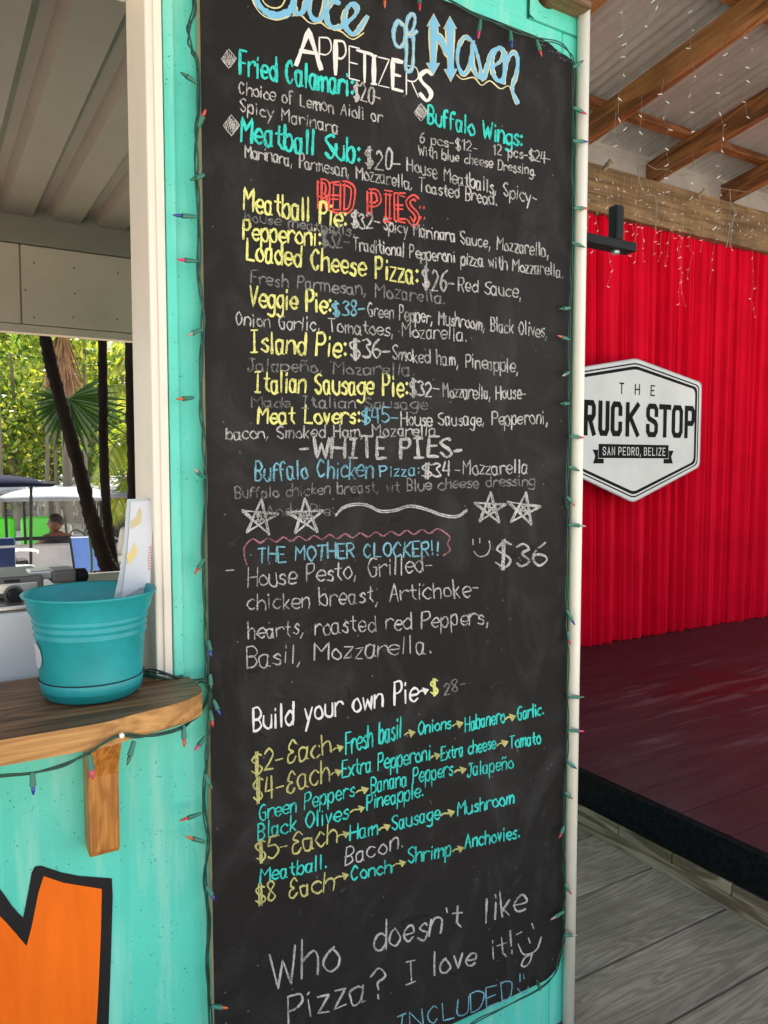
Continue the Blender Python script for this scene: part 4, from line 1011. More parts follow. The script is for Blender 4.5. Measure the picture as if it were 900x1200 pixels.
# round sticker edge and printed mark seen on the left side
sv = MB(); 
for k in range(14):
    pass
a0 = math.atan2(-1,-.62)
def on_pot(a, z, r): return (r*math.cos(a), r*math.sin(a), z)
vs_ = []; 
for k in range(20):
    t = 2*math.pi*k/20; zc = .080+.022*math.sin(t); aa = math.radians(188)+.22*math.cos(t); rr_ = .0858+(zc-.06)*.085+.0012; vs_.append(on_pot(aa, zc, rr_))
MB().add(vs_, [tuple(range(20))]).build('sticker', M['paper'], pot)
pcx = P(158, 640, y=.0)
card = thing('laminated_card', 'laminated white menu card leaning upright inside the turquoise pot', 'card')
YC0 = .02
def cp(px, py, off=0.0):
    # the card leans: its plane is a little nearer at the foot
    yy_ = YC0 - (py-585)*.00022
    p = P(px, py, y=yy_); return (p.x, p.y-off, p.z)
cardq = [(152,585),(182,584),(180,610),(178,700),(131,704),(136,683),(144,650),(149,610)]
def card_poly(q_, off, mat, name):
    v = [cp(*p, off=off) for p in q_]
    o = MB().add(v, [tuple(range(len(v)))]).build(name, mat, card); return o
cardq = [(149,585),(181,584),(179.5,620),(177,650),(176,700),(133,703),(136,690),(141,668),(145,640),(147,610)]
co = card_poly(cardq, 0, M['lamin'], 'laminate'); 
so_ = co.modifiers.new('thick','SOLIDIFY'); so_.thickness = .0012; so_.offset = 1
card_poly([(153,588),(180,586),(178.5,620),(176,655),(175,688),(164,689),(141.5,702),(144,685),(148,655),(151,620)], .0022, M['paper'], 'paper')
card_poly([(163.8,594),(165.5,600),(164.5,613),(158,617),(153,620),(152.8,611),(159,606),(161.5,599)], .0030, M['tan'], 'printed_picture')
card_poly([(157,636),(160.5,644),(159.5,650),(153,658),(149.5,662),(147.3,650),(153,647),(155,642)], .0030, M['yellowp'], 'printed_picture')
rl = MB()
for k in range(9):
    y_ = 640+k*3.2; x = 175.3-(y_-640)*.03+math.cos(k*.7)*.4
    v = [cp(x-1.4,y_,.0032), cp(x+1.2,y_+.3,.0032), cp(x+1.0,y_+1.3,.0032), cp(x-.4,y_+1.5,.0032), cp(x-1.4,y_+2.3,.0032)]
    rl.add(v, [tuple(range(5))])
rl.build('red_print', M['redp'], card)
tp_ = MB(); rt_ = random.Random(2); cc_ = Vector(P(148, 697, y=-.118+.0)); 
pts = []
nrm = []
for k in range(16):
    t = 2*math.pi*k/16; rr_ = 1+rt_.uniform(-.15,.15); pts.append((148+8.5*rr_*math.cos(t), 697+6*rr_*math.sin(t)))
def rim_pt(px, py):
    # nearest point of the pot wall along this sight line
    r_ = ray(px, py); ox, oy = EYE.x-potc.x, EYE.y-potc.y; Rr = .1125
    A_ = r_.x**2+r_.y**2; B_ = 2*(ox*r_.x+oy*r_.y); Cq = ox*ox+oy*oy-Rr*Rr; D_ = max(0, B_*B_-4*A_*Cq)
    return EYE + r_*((-B_-math.sqrt(D_))/(2*A_))
MB().add([tuple(rim_pt(*p)) for p in pts], [tuple(range(16))]).build('tape_patch', M['tape'], pot)

# ---------------------------------------------------------------- things inside the container
chest = thing('white_chest', 'white enamel appliance standing just inside the serving hatch', 'appliance', (-.3,.50,0))
ct = P(15, 713, y=.17).z
MB().box((-1.0,-.33,.0),(.62,.28,ct-.006)).build('cabinet', M['appl'], chest, bevel=.01)
MB().box((-1.005,-.335,ct-.0055),(.625,.285,ct+.006)).build('lid_rail', M['steel'], chest, bevel=.004)
g0 = P(45, 700, y=.26)
gr = thing('counter_press', 'grey steel countertop press with black knob beside the turquoise pot', 'appliance', (0,0,0))
zt_ = ct+.0065
a = P(-60, 700, y=.24); b2 = P(52, 700, y=.24); zt1 = P(20, 676, y=.24).z
mb = MB().prism([(a.x,zt_+.001),(b2.x,zt_+.001),(b2.x,zt1),(a.x,zt1)], .24, .42); mb.build('press_body', M['grey'], gr, bevel=.006)
MB().box((a.x+.01,.236,zt_+.012),(b2.x-.012,.2395,zt1-.012)).build('front_panel', M['steel'], gr, bevel=.002)
k_ = P(16, 697, y=.235); MB().tube([(k_.x,.2355,k_.z),(k_.x,.20,k_.z)], [.014,.0125], 16).build('knob', M['black'], gr)
MB().tube([(k_.x,.2355,k_.z),(k_.x,.232,k_.z)], [.019,.019], 16).build('knob_plate', M['grey'], gr)
k2 = P(14, 681, y=.235); MB().box((k2.x-.014,.2345,k2.z-.0025),(k2.x+.014,.2365,k2.z+.0025)).build('slot', M['dark'], gr)
hA = P(32, 676, y=.3); hB = P(60, 674, y=.3); hC = P(86, 668, y=.3); hD = P(103, 672, y=.3)
MB().box((hA.x,.27,hB.z-.004),(hB.x,.33,hB.z+.014)).build('hinge_plate', M['steel'], gr, bevel=.004)
MB().box((hB.x-.004,.262,hC.z-.022),(hC.x,.34,hC.z+.006)).build('handle_arm', M['grey'], gr, bevel=.006)
MB().tube([(hC.x-.002,.30,hD.z-.004),(hD.x-.006,.30,hD.z-.004),(hD.x,.30,hD.z-.004)], [.017,.017,.008], 14).build('handle_grip', M['black'], gr, smooth=True)

# blue bar chair with chrome arms behind the rear hatch
bc = thing('bar_chair', 'blue bar chair with chrome arms outside the rear hatch', 'chair', (P(0,640,Y=4.3).x, 2.85, GZ))
def cl(p): return Vector((p.x-bc.location.x, p.y-2.85, p.z-GZ))
x0 = P(-40,650,Y=4.3); x1 = P(18,650,Y=4.3); ztop = P(10,630,Y=4.3).z-GZ; zmid = P(10,680,Y=4.3).z-GZ
MB().box((x0.x-bc.location.x,-.02,zmid-.12),(x1.x-bc.location.x,.02,ztop)).build('backrest', M['bluev'], bc, bevel=.012)
MB().box((x0.x-bc.location.x,-.024,ztop-.05),(x1.x-bc.location.x+.002,-.021,ztop-.038)).build('piping', M['appl'], bc)
MB().box((x0.x-bc.location.x,-.024,ztop-.21),(x0.x-bc.location.x+.18,-.021,ztop-.17)).build('label_strip', M['steel'], bc)
MB().box((x0.x-bc.location.x,.0,zmid-.19),(x1.x-bc.location.x+.04,.42,zmid-.13)).build('seat', M['bluev'], bc, bevel=.02)
for (yy_, nm) in ((644,'arm_rail'),(663,'arm_rail')):
    pts = [cl(P(8, 690, Y=4.3)), cl(P(8, yy_+14, Y=4.3)), cl(P(11, yy_+6, Y=4.3)), cl(P(17, yy_+1, Y=4.32)), cl(P(28, yy_, Y=4.45)), cl(P(42, yy_+1, Y=4.6)), cl(P(44,yy_+3,Y=4.65))]
    MB().tube(catmull([tuple(p) for p in pts], 5), .010, 8).build(nm, M['gal'], bc, smooth=True)
for sx_ in (x0.x-bc.location.x+.03, x1.x-bc.location.x):
    for sy_ in (.02, .38): MB().tube([(sx_,sy_,zmid-.16),(sx_,sy_,0)], .012, 8).build('leg', M['gal'], bc)

# ---------------------------------------------------------------- golf carts
def make_cart(label, x, Y, rz, body, seatm, roofm, group='golf carts parked behind the food stall', roof_z=1.80, rear_seat=False, single=False, bs=1.0):
    """front of the cart points to +y of its own frame"""
    t = thing('golf_cart', label, 'golf cart', (x, Y-1.45, GZ), rz, group)
    # body: low tub with cowl, floor and rear bed
    side = [(-1.05,.30),(-1.10,.62),(-.95,.72),(-.25,.72),(-.22,.40),(.42,.38),(.52,.80),(.72,.86),(1.05,.66),(1.12,.42),(1.05,.28)]
    mb = MB(); n_ = len(side)
    for sx_ in (-.56, .56): pass
    mb.add([(-.56,y_,z_) for y_,z_ in side]+[(.56,y_,z_) for y_,z_ in side], [tuple(range(n_)), tuple(range(2*n_-1,n_-1,-1))]+[(i,(i+1)%n_,n_+(i+1)%n_,n_+i) for i in range(n_)])
    mb.build('body', body, t, bevel=.04)
    MB().box((-.50,-.72,.725),(.50,-.24,.86)).build('seat', seatm, t, bevel=.05)
    o = MB()
    if single: o.box((-.50,-.05,.0),(.50,.05,.40))
    else:
        for sx_ in (-.27,.27): o.box((sx_-.235,-.07,0),(sx_+.235,.07,.42*bs))
    o = o.build('backrest', seatm, t, bevel=.055 if single else .11 if bs > 1 else .06)
    if single:
        fr = MB().tube(catmull([(-.53,-.80,.84),(-.54,-.84,1.25),(-.48,-.86,1.335),(0,-.87,1.345),(.48,-.86,1.335),(.54,-.84,1.25),(.53,-.80,.84)],5), .022, 6).build('back_frame', M['rubber'], t)
        MB().box((-.50,-.93,.60),(.50,-.90,.84)).build('rear_bag', M['rubber'], t, bevel=.01)
    o = o; o.location = (0,-.72,.88); o.rotation_euler = (R(12),0,0)
    if rear_seat:
        MB().box((-.48,-1.25,.66),(.48,-.86,.76)).build('rear_seat', seatm, t, bevel=.04)
        o = MB().box((-.48,-.04,0),(.48,.03,.34)).build('rear_backrest', seatm, t, bevel=.03); o.location = (0,-.84,.84)
    MB().tube([(-.52,-.62,.86),(-.52,-.62,1.02),(-.52,-.42,1.05),(-.52,-.30,.98),(-.52,-.28,.80)], .014, 6).build('arm_rail', M['rubber'], t)
    MB().tube([(.52,-.62,.86),(.52,-.62,1.02),(.52,-.42,1.05),(.52,-.30,.98),(.52,-.28,.80)], .014, 6).build('arm_rail', M['rubber'], t)
    rz1 = roof_z
    # domed canopy with a rolled edge
    mb = MB(); nx_, ny_ = 9, 13; V = []
    for j in range(ny_):
        for i in range(nx_):
            u = i/(nx_-1)*2-1; v = j/(ny_-1)*2-1
            V.append((u*.62, -.12+v*1.05, rz1+.07*(1-abs(u)**3)*(1-abs(v)**5)-(.03 if abs(u) == 1 or abs(v) == 1 else 0)))
    Fq = [(j*nx_+i, j*nx_+i+1, (j+1)*nx_+i+1, (j+1)*nx_+i) for j in range(ny_-1) for i in range(nx_-1)]
    ro = mb.add(V, Fq).build('canopy', roofm, t, smooth=True); so2 = ro.modifiers.new('thick','SOLIDIFY'); so2.thickness = .03
    for sx_ in (-.50,.50):
        MB().tube([(sx_,.62,.82),(sx_,.50,rz1)], .017, 6).build('roof_strut', M['rubber'], t)
        MB().tube([(sx_,-1.0,.70),(sx_,-.86,1.15),(sx_,-.92,rz1)], .017, 6).build('roof_strut', M['rubber'], t)
    for sx_ in (-.48,.48):
        for sy_ in (-.78,.80):
            wl_ = MB().tube([(sx_-.09,sy_,.22),(sx_+.09,sy_,.22)], .22, 18).build('wheel', M['rubber'], t, bevel=.02)
            MB().tube([(sx_-.095,sy_,.22),(sx_+.095,sy_,.22)], .11, 12).build('rim', M['steel'], wl_)
    MB().tube([(-.22,.55,.80),(-.22,.28,1.05)], .016, 6).build('steering_column', M['rubber'], t)
    ring_ = [( -.22+.17*math.cos(a), .26+.07*math.sin(a), 1.06+.14*math.sin(a)) for a in np.linspace(0,2*math.pi,17)]
    MB().tube(ring_, .012, 6, cap=False).build('steering_wheel', M['rubber'], t, smooth=True)
    MB().add([(-.49,.60,.90),(.49,.60,.90),(.47,.53,rz1-.1),(-.47,.53,rz1-.1)], [(0,1,2,3)]).build('windscreen', M['glass'], t)
    return t
m, nt, b = new_mat('clear_windscreen'); b.inputs['Base Color'].default_value = (.9,.95,.95,1); b.inputs['Roughness'].default_value = .05
b.inputs['Transmission Weight'].default_value = .0; b.inputs['Alpha'].default_value = .07; M['glass'] = m
ct1 = P(80, 640, Y=10.3)
make_cart('white roofed golf cart with cream seats and a man in black sitting in it', ct1.x, 11.0, R(-14), M['cartwhite'], M['vinyl'], M['canopy'], roof_z=1.87, single=True)
p = P(27, 610, Y=13.3); make_cart('golf cart with bright lime green seats behind the white roofed cart', p.x, 14.0, R(-6), M['cartwhite'], M['limeseat'], M['canopy'], roof_z=1.86, bs=1.35)
p = P(150, 600, Y=13.4); make_cart('white golf cart to the right behind the leaning tree trunks', p.x-.5, 14.2, R(-60), M['cartwhite'], M['vinyl'], M['canopy'])
p = P(-10, 600, Y=19); make_cart('red bodied golf cart at the far left of the row', p.x+.1, 20.2, R(75), M['cartred'], M['rubber'], M['canopy'])
p = P(85, 600, Y=17); make_cart('white golf cart farthest back in the middle of the row', p.x, 18.6, R(100), M['cartwhite'], M['vinyl'], M['canopy'])
p = P(-12, 563, Y=8.8); make_cart('navy roofed golf cart nearest on the left edge of the view', p.x-.42, 9.3, R(20), M['cartblue'], M['rubber'], M['navy'], roof_z=p.z-GZ)
p = P(140, 600, Y=20); make_cart('white golf cart farthest back on the right of the row', p.x+.6, 21.2, R(80), M['cartwhite'], M['rubber'], M['canopy'])

for lab, px_, Y_, a_, sm_ in (('white golf cart parked sideways just behind the seated man', 88, 14.9, 96, 'rubber'), ('white golf cart angled between the two dark trunks', 118, 13.0, 40, 'vinyl'),
     ('white golf cart facing the stall behind the lime green seats', 40, 18.4, 170, 'rubber'), ('white golf cart with black seats in the middle distance', 128, 16.6, 110, 'rubber'), ('white golf cart farthest left in the last row', 8, 22.5, 75, 'vinyl'), ('white golf cart in the last row behind the leaning trunk', 95, 22.0, 20, 'rubber')):
    p = P(px_, 600, Y=Y_); make_cart(lab, p.x, Y_, R(a_), M['cartwhite'], M[sm_], M['canopy'])
for lab, px_, Y_, a_, sm_, bd_ in (('white golf cart deep in the lot under the trees, leftmost', -4, 26, 80, 'rubber', 'cartwhite'), ('red golf cart deep in the lot under the trees', 12, 24.5, 15, 'rubber', 'cartred'), ('white golf cart deep in the lot under the trees behind the seated man', 50, 25.5, 95, 'vinyl', 'cartwhite'),
     ('white golf cart deep in the lot under the trees beside the leaning trunk', 74, 27.5, 10, 'rubber', 'cartwhite'), ('white golf cart deep in the lot under the trees between both trunks', 104, 25, 70, 'vinyl', 'cartwhite'), ('white golf cart deep in the lot under the trees, rightmost', 140, 27, 100, 'rubber', 'cartwhite')):
    p = P(px_, 600, Y=Y_); make_cart(lab, p.x, Y_, R(a_), M[bd_], M[sm_], M['canopy'])
# sun lounger style chair with blue mesh in front of the carts
bl = P(100, 672, Y=9.6)
ch = thing('folding_chair', 'folding chair with pale blue sling back next to the cream seats', 'chair', (bl.x, bl.y, GZ))
def cq(px, py, dy=0): p_ = P(px, py, Y=9.6+dy); return (p_.x-bl.x, p_.y-bl.y, p_.z-GZ)
q4 = [cq(82,630,.15),(cq(112,629,.15)),(cq(119,668)),(cq(88,671))]
o = MB().add(q4, [(0,1,2,3)]).build('sling_back', M['cartblue'], ch); s2 = o.modifiers.new('thick','SOLIDIFY'); s2.thickness = .012
for a, b2 in ((q4[0],q4[3]),(q4[1],q4[2])):
    a = Vector(a); b2 = Vector(b2); d_ = (b2-a)
    MB().tube([a, b2, b2+d_*((b2.z-.0)/max(.01,(a.z-b2.z)))*.999], .016, 8).build('frame_tube', M['rubber'], ch)
MB().tube([q4[0], q4[1]], .016, 8).build('top_bar', M['gal'], ch)
sq = [Vector(q4[3]), Vector(q4[2]), Vector(q4[2])+Vector((0,.45,.02)), Vector(q4[3])+Vector((0,.45,.02))]
o = MB().add(sq, [(0,1,2,3)]).build('sling_seat', M['cartblue'], ch)
for p_ in sq[2:]: MB().tube([p_, (p_.x, p_.y+.1, 0)], .014, 8).build('leg', M['rubber'], ch)

# ---------------------------------------------------------------- the seated man (seen from behind, head turned left)
def person():
    hp = P(66, 613, Y=11.0); t = thing('person', 'man with short dark hair in a black sleeveless top seated in the cart looking left', 'person', (hp.x, hp.y, hp.z))
    J = {'pelvis':(0,.02,-.66),'waist':(0,.0,-.50),'chest':(0,-.03,-.32),'neck0':(0,-.02,-.17),'neck1':(0,.0,-.10),
         'shL':(-.17,-.02,-.20),'elL':(-.26,.06,-.46),'wrL':(-.22,.28,-.54),'shR':(.17,-.02,-.20),'elR':(.28,.02,-.45),'wrR':(.22,.27,-.52),
         'hiL':(-.09,.04,-.68),'knL':(-.12,.44,-.66),'anL':(-.12,.48,-1.06),'toL':(-.12,.62,-1.10),'hiR':(.09,.04,-.68),'knR':(.12,.44,-.66),'anR':(.12,.48,-1.06),'toR':(.12,.62,-1.10),
         'hanL':(-.20,.36,-.53),'hanR':(.20,.35,-.52)}
    rad = {'pelvis':.14,'waist':.125,'chest':.15,'neck0':.075,'neck1':.055,'shL':.066,'elL':.044,'wrL':.028,'shR':.066,'elR':.044,'wrR':.028,'hiL':.09,'knL':.062,'anL':.038,'toL':.03,
           'hiR':.09,'knR':.062,'anR':.038,'toR':.03,'hanL':.030,'hanR':.030}
    E = [('pelvis','waist'),('waist','chest'),('chest','neck0'),('neck0','neck1'),('neck0','shL'),('shL','elL'),('elL','wrL'),('wrL','hanL'),('neck0','shR'),('shR','elR'),('elR','wrR'),('wrR','hanR'),
         ('pelvis','hiL'),('hiL','knL'),('knL','anL'),('anL','toL'),('pelvis','hiR'),('hiR','knR'),('knR','anR'),('anR','toR')]
    K = list(J); me_ = bpy.data.meshes.new('body'); me_.from_pydata([J[k_] for k_ in K], [(K.index(a),K.index(b3)) for a,b3 in E], [])
    o = bpy.data.objects.new('body', me_); C.objects.link(o); o.parent = t; me_.materials.append(M['skin'])
    sk = o.modifiers.new('skin','SKIN'); sk.use_smooth_shade = True
    for i, k_ in enumerate(K): me_.skin_vertices[0].data[i].radius = (rad[k_],rad[k_]*(.72 if k_ in ('chest','waist','neck0') else 1)); me_.skin_vertices[0].data[i].use_root = k_ == 'pelvis'
    sb = o.modifiers.new('sub','SUBSURF'); sb.levels = sb.render_levels = 2
    # head: shaped ellipsoid with jaw, nose, ears; faces left (-x)
    bm = bmesh.new(); bmesh.ops.create_uvsphere(bm, u_segments=28, v_segments=20, radius=1)
    for v in bm.verts:
        x,y_,z = v.co; f = -x
        v.co = Vector((x*.098, y_*.074, z*.118))
        if z < -.2: v.co.y *= 1-.28*(-z-.2); v.co.x = v.co.x*(1-.12*(-z)) - .012*(-z)
        if f > .5 and abs(y_) < .30 and -.28 < z < .12: v.co.x -= .020*(1-abs(y_)/.30)*(1-abs(z+.12)/.2 if abs(z+.12)<.2 else 0)   # nose
        if f > .8 and abs(z-.12) < .08 and .15 < abs(y_) < .5: v.co.x += .006                                                        # eye sockets
        if f > .7 and abs(z+.45) < .06: v.co.x -= .005                                                                                 # lips
    me_ = bpy.data.meshes.new('head'); bm.to_mesh(me_); bm.free(); me_.materials.append(M['skin'])
    me_.polygons.foreach_set('use_smooth', [True]*len(me_.polygons))
    h = bpy.data.objects.new('head', me_); C.objects.link(h); h.parent = t; h.location = (-.01,0,0)
    for sg in (-1,1):
        bm = bmesh.new(); bmesh.ops.create_uvsphere(bm, u_segments=10, v_segments=8, radius=1)
        for v in bm.verts: v.co = Vector((v.co.x*.018+.012, v.co.y*.010+sg*.076, v.co.z*.032-.008))
        me_ = bpy.data.meshes.new('ear'); bm.to_mesh(me_); bm.free(); me_.materials.append(M['skin']); e = bpy.data.objects.new('ear', me_); C.objects.link(e); e.parent = h
        e2 = MB().lathe([(0,-.006),(.006,0),(0,.006)], (-.088, sg*.028, .012), 8).build('eye', M['hair'], h)
    bm = bmesh.new(); bmesh.ops.create_uvsphere(bm, u_segments=24, v_segments=16, radius=1)
    kill = [v for v in bm.verts if v.co.z < .12 and v.co.x < .15 or v.co.z < -.35 or (v.co.x < -.75 and v.co.z < .45)]
    bmesh.ops.delete(bm, geom=kill, context='VERTS')
    for v in bm.verts:
        z = v.co.z; v.co = Vector((v.co.x*.106, v.co.y*.081, z*.128+.002))
    me_ = bpy.data.meshes.new('hair'); bm.to_mesh(me_); bm.free(); me_.materials.append(M['hair']); e = bpy.data.objects.new('hair', me_); C.objects.link(e); e.parent = t; e.location = (-.008,0,0)
    s3 = e.modifiers.new('t','SOLIDIFY'); s3.thickness = .006
    # sleeveless top over the torso
    MB().lathe([(.155,-.70),(.158,-.55),(.168,-.40),(.172,-.28),(.14,-.215),(.085,-.17)], (0,-.01,.01), 28, 1.08, .86).build('tank_top', M['shirt'], t, smooth=True)
    MB().tube(catmull([(-.155,.14,-.68),(-.12,.42,-.62),(-.12,.50,-.80)], 4), [.085]*4+[.08]*5, 12).build('shorts_leg', M['shirt'], t)
    MB().tube(catmull([(.155,.14,-.68),(.12,.42,-.62),(.12,.50,-.80)], 4), [.085]*4+[.08]*5, 12).build('shorts_leg', M['shirt'], t)
person()

# ---------------------------------------------------------------- trees
def trunk(path, radii, mat, parent, name='trunk', n=12, seed=0):
    rr_ = random.Random(seed); c_ = catmull(path, 12); k_ = len(c_)
    rs = [np.interp(i/(k_-1), np.linspace(0,1,len(radii)), radii)*(1+rr_.uniform(-.07,.07)) for i in range(k_)]
    mb = MB().tube(c_, rs, n)
    if name == 'trunk' and mat is M['bark']:
        for i in range(len(mb.v)):
            c0 = Vector(c_[min(i//n, k_-1)]); v = Vector(mb.v[i]); mb.v[i] = tuple(c0+(v-c0)*(1+rr_.uniform(-.10,.13)))
    return mb.build(name, mat, parent, smooth=True)
def crown(parent, centers, n, size, mat, seed, name='crown', aspect=.5):
    """many small leaf-sized faces clustered in clumps"""
    g_ = np.random.RandomState(seed); cs = np.array([c_[:3] for c_ in centers]); rs = np.array([c_[3] for c_ in centers])
    pr = rs**2/np.sum(rs**2); idx = g_.choice(len(cs), n, p=pr)
    # sub-clumps inside each crown lobe
    K_ = max(8, n//26); ci = g_.choice(len(cs), K_, p=pr); dv = g_.normal(size=(K_,3)); dv /= np.linalg.norm(dv,axis=1)[:,None]
    cc = cs[ci]+dv*(rs[ci]*g_.uniform(.35,1,K_)**.6)[:,None]*np.array([1,1,.8])
    k_ = g_.randint(0,K_,n); p = cc[k_]+g_.normal(size=(n,3))*np.mean(rs)*.13
    a = g_.normal(size=(n,3)); a /= np.linalg.norm(a,axis=1)[:,None]; b_ = g_.normal(size=(n,3)); b_ -= a*np.sum(a*b_,1)[:,None]; b_ /= np.linalg.norm(b_,axis=1)[:,None]
    s_ = size*g_.uniform(.6,1.3,n)[:,None]; a = a*s_; b_ = b_*s_*aspect
    V = np.stack([p-a, p+b_-a*.1, p+a, p-b_-a*.1], 1).reshape(-1,3); Fc = np.arange(n*4).reshape(-1,4)
    me_ = bpy.data.meshes.new(name); me_.from_pydata(V.tolist(), [], Fc.tolist()); me_.materials.append(mat)
    o = bpy.data.objects.new(name, me_); C.objects.link(o); o.parent = parent; return o
def tree(label, name, base, path, radii, mat, crowns, n, size, lm, seed, cat='tree', group=None, aspect=.5):
    t = thing(name, label, cat, base, 0, group); trunk(path, radii, mat, t, seed=seed)
    top_ = Vector(path[-1])
    for c_ in crowns[:4]:
        c3 = Vector(c_[:3]); st_ = top_.lerp(Vector(path[-2]), .4); trunk([tuple(st_), tuple(st_.lerp(c3,.5)+Vector((0,0,-.1))), tuple(c3)], [radii[-1]*.7, radii[-1]*.25], mat, t, 'limb', 7, seed)
    crown(t, crowns, n, size, lm, seed); return t
# three dark near trunks between the stall and the carts
def near(pxs, Y, r, label, seed, crowns, kind='tree_trunk'):
    pw_ = [P(a,b2,Y=Y) for a,b2 in pxs]; base = Vector((pw_[0].x, pw_[0].y, GZ)); t = thing('tree', label, 'tree', base)
    path = [tuple(Vector((pw_[0].x,pw_[0].y,GZ-.05))-base)]+[tuple(p_-base) for p_ in pw_]
    trunk(path, [q*.86 for q in r], M['bark'], t, seed=seed)
    crown(t, [tuple(Vector(path[-1])+Vector(c_[:3]))+(c_[3],) for c_ in crowns], 1500, .09, M['leafB'], seed); return t
NC = [(0,0,1.0,1.0),(.8,.3,1.3,.8),(-.7,-.2,1.4,.8)]
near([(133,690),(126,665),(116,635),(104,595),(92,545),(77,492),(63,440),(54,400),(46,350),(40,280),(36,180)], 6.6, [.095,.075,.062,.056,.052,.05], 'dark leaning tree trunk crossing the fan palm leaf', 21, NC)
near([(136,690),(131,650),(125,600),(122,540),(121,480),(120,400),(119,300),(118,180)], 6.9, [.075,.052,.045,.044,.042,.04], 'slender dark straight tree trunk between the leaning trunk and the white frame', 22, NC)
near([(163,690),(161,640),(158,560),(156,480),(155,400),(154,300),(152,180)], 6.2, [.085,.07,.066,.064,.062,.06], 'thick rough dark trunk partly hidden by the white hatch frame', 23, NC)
# fan palm
fp = P(80, 468, Y=8.0); fb = Vector((fp.x+.1, fp.y+.2, GZ))
fan = thing('fan_palm', 'fan palm with one wide dark green fan leaf behind the leaning trunk', 'palm', fb)
hub = fp-fb
trunk([(0,0,-.05),(.05,0,.5),(.03,-.03,1.0)], [.09,.08,.07], M['farbark'], fan)
MB().tube(catmull([(.03,-.03,1.0),(.1,-.1,1.35),tuple(hub)],5), .012, 6).build('leaf_stalk', M['leafB'], fan)
def leaflet(a, L_, w0, droop, base=hub, parent=fan, mat=None):
    d_ = Vector((math.cos(a), 0, math.sin(a))); pn = Vector((-math.sin(a),0,math.cos(a))); V = []; K_ = 8
    for i in range(K_+1):
        t_ = i/K_; w_ = w0*(.25+1.3*t_ if t_ < .5 else 1.8*(1-t_)+.0)*1.0; q_ = base+d_*L_*t_+Vector((0,-.12*t_*t_+.02*math.sin(a*9),-droop*t_*t_*L_))
        V += [q_+pn*w_, q_+Vector((0,.02*w_/w0,0)), q_-pn*w_]
    Fq = []
    for i in range(K_):
        for j in (0,1): Fq.append((i*3+j, i*3+j+1, i*3+j+4, i*3+j+3))
    return MB().add(V, Fq).build('leaflet', mat or M['palm'], parent)
rf = random.Random(3)
for k in range(28):
    a = R(150 + k*9.2)
    L_ = .50+.12*math.cos(a)+rf.uniform(-.05,.05)
    leaflet(a, L_*(1.0 if math.sin(a) < .3 else .8), .026, .10+.10*rf.random())
# second palm fronds: yellow-green coconut fronds on the right
def frond(parent, p0, p1, p2, n_=34, ll=.45, mat=None):
    c_ = catmull([p0,p1,p2], 14); MB().tube(c_, [.018]*(len(c_)-1)+[.004], 5).build('frond_rib', mat or M['frond'], parent)
    mb = MB()
    for i in range(1, len(c_)-1):
        p_ = Vector(c_[i]); d_ = (Vector(c_[i+1])-Vector(c_[i-1])).normalized(); sd = d_.cross(Vector((0,0,1))).normalized(); t_ = i/len(c_)
        for sg in (-1,1):
            for e in (0,.5):
                q0 = p_+d_*e*.05; L2 = ll*(math.sin(math.pi*min(1,t_*.9+.1))**.6)
                tip = q0+(sd*sg*.75+d_*.5+Vector((0,0,-.55)))*L2*rf.uniform(.85,1.1); md = q0.lerp(tip,.45)+Vector((0,0,.04)); wv = d_*.016
                mb.add([q0-wv,q0+wv,md+wv*1.1,md-wv*1.1,tip], [(0,1,2,3),(3,2,4)])
    mb.build('leaflets', mat or M['frond'], parent)['kind'] = 'stuff'
b0 = P(165, 600, Y=12.5); cp_ = thing('coconut_palm', 'yellow green palm with arching feather fronds at the right of the trees', 'palm', (b0.x+.6, b0.y, GZ))
def lp(px, py, Y): p_ = P(px,py,Y=Y); return (p_.x-cp_.location.x, p_.y-cp_.location.y, p_.z-GZ)
trunk([(0,0,-.1),(.1,0,1.0),(.12,0,2.0)], [.14,.11,.10], M['farbark'], cp_)
for a in (((165,560,12.5),(140,515,12.2),(112,570,11.8)), ((165,560,12.5),(155,500,12.4),(132,540,12.1)), ((165,540,12.5),(145,455,12.3),(108,470,12)), ((165,530,12.5),(150,410,12.6),(118,400,12.6)),
          ((168,540,12.5),(190,470,12.3),(215,540,12)), ((165,560,12.5),(150,560,12.2),(128,610,12.0)), ((165,540,12.5),(160,420,12.5),(135,430,12.5)), ((165,560,12.4),(175,480,12.0),(150,500,11.6))):
    frond(cp_, *[lp(*q_) for q_ in a])
# thatch palm with brown dead skirt
b0 = P(78, 600, Y=14.5); tpalm = thing('thatch_palm', 'tall palm with a brown skirt of dead leaves behind the fan leaf', 'palm', (b0.x, b0.y, GZ))
zc = P(78, 420, Y=14.5).z-GZ
trunk([(0,0,-.1),(.03,0,zc*.5),(0,0,zc)], [.10,.08,.08], M['farbark'], tpalm)
mb = MB()
for k in range(150):
    a = rf.uniform(0,6.28); r0 = rf.uniform(.02,.12); z = zc+rf.uniform(-.2,.5); L2 = rf.uniform(.5,.95); o_ = rf.uniform(.12,.42)
    p0 = Vector((r0*math.cos(a),r0*math.sin(a),z)); p1 = p0+Vector((o_*math.cos(a),o_*math.sin(a),-L2)); wv = Vector((-math.sin(a),math.cos(a),0))*.022
    mb.add([p0-wv,p0+wv,p1+wv*.3,p1-wv*.3],[(0,1,2,3)])
mb.build('dead_leaves', M['thatch'], tpalm)['kind'] = 'stuff'
for k in range(9):
    a = k*.7; frond(tpalm, (0,0,zc+.45), (.6*math.cos(a),.6*math.sin(a),zc+1.1), (1.25*math.cos(a),1.25*math.sin(a),zc+.35), mat=M['leafB'])
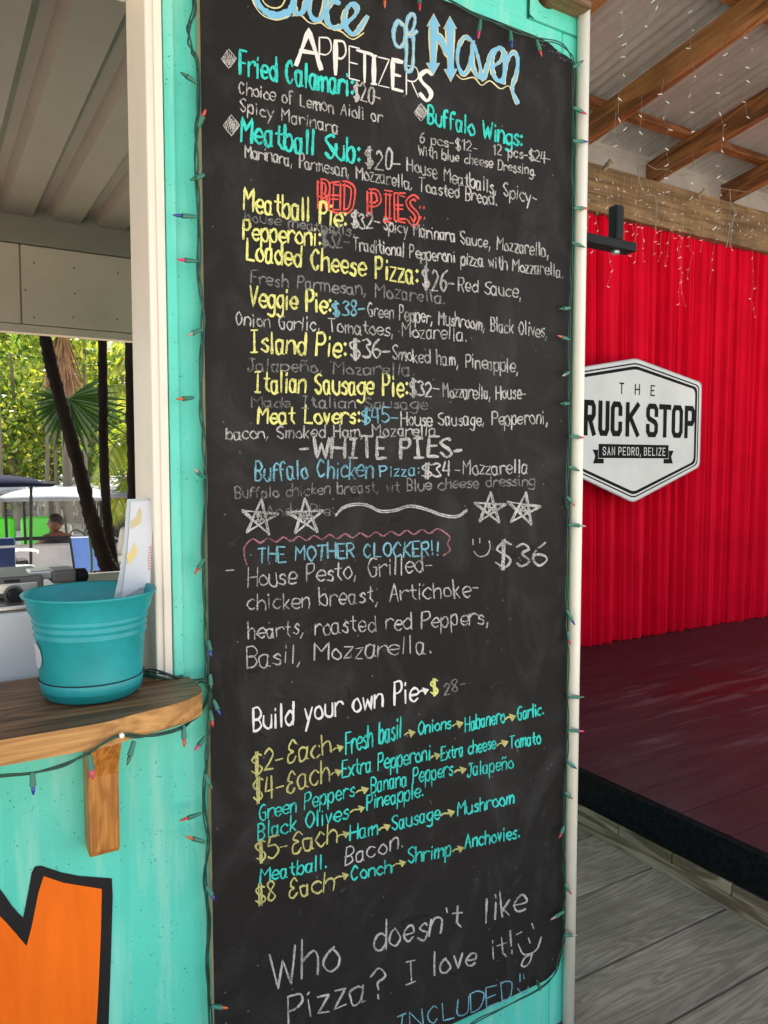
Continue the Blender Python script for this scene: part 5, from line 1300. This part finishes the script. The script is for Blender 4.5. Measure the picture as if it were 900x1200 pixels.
# broadleaf trees and shrubs of the jungle edge
rj = random.Random(9)
names_t = ['bright leafy shrub at the far left edge of the jungle', 'yellow green broadleaf tree left of the leaning trunk', 'sunlit broadleaf tree straight behind the fan leaf', 'dense green broadleaf tree behind the slender trunk',
  'leafy tree right behind the coconut fronds', 'tall pale green tree rising behind the jungle centre', 'tall tree at the far left of the jungle', 'tall tree at the far right of the jungle', 'deep green tree behind the row of carts', 'outermost right jungle tree beyond the hatch frame', 'outermost left jungle tree beyond the hatch frame', 'low wide shrub behind the farthest carts']
specs = [(-25,19,3.6,1.7),(18,18,4.3,1.8),(62,21,5.0,2.0),(112,20,4.6,1.9),(165,18,4.2,1.8),(85,26,7.0,2.8),(-20,25,6.8,2.7),(190,25,6.8,2.7),(45,31,8.0,3.2),(250,21,5,2.2),(-110,20,5,2.2),(100,34,3.4,2.6)]
for i, (px, Y, hh, rr_) in enumerate(specs):
    p_ = P(px, 600, Y=Y); crs = [(rj.uniform(-rr_,rr_)*.75, rj.uniform(-rr_,rr_)*.5, hh*f+rj.uniform(-.3,.3), rr_*rj.uniform(.5,.75)) for f in (.62,.72,.66,.80,.95,.86,.75)]
    tree(names_t[i], 'jungle_tree', (p_.x, p_.y, GZ), [(0,0,-.1),(rj.uniform(-.2,.2),0,hh*.4),(rj.uniform(-.3,.3),0,hh*.75)], [.13,.09,.06], M['farbark'], crs, 5200 if i < 5 else 4200, .075 if Y < 22 else .11, M['leafA'] if i in (0,1,2,3,6,11) else M['leafB'], 40+i, group='jungle trees behind the golf carts', aspect=.55)
for i, (px, Y, lean) in enumerate(((2,15,.0),(52,16.5,.15),(70,17,-.1),(98,15.5,.1),(104,19,.0),(143,17.5,.1),(30,18,-.2),(-30,16,.1),(190,16,.0))):
    p_ = P(px, 600, Y=Y); t = thing('sapling', ['pale thin sapling at the left edge of the view','pale sapling in front of the jungle, left of the leaning trunk','pale leaning sapling behind the fan leaf','thin grey sapling between the two near trunks','thin far sapling beside the slender trunk','grey sapling behind the coconut fronds','pale leaning sapling behind the seated man','thin sapling outside the view on the left','thin sapling hidden behind the white frame'][i], 'tree', (p_.x, p_.y, GZ))
    trunk([(0,0,-.1),(lean*.5,0,2.2),(lean,.1,4.6)], [.05,.04,.03], M['farbark'], t, seed=i)
    crown(t, [(lean,.1,4.9,.8),(lean+.5,.2,4.3,.6)], 500, .075, M['leafA'], 90+i)
# far wood closing the view
hd = thing('jungle_belt', 'dense far belt of jungle foliage closing the view behind the carts', 'trees')
o = crown(hd, [(x, 34+3*math.sin(x), z, 2.6) for x in np.arange(-16,34,2.6) for z in (0,2.6,5.2)], 16000, .26, M['leafB'], 77, 'foliage'); o['kind'] = 'stuff'
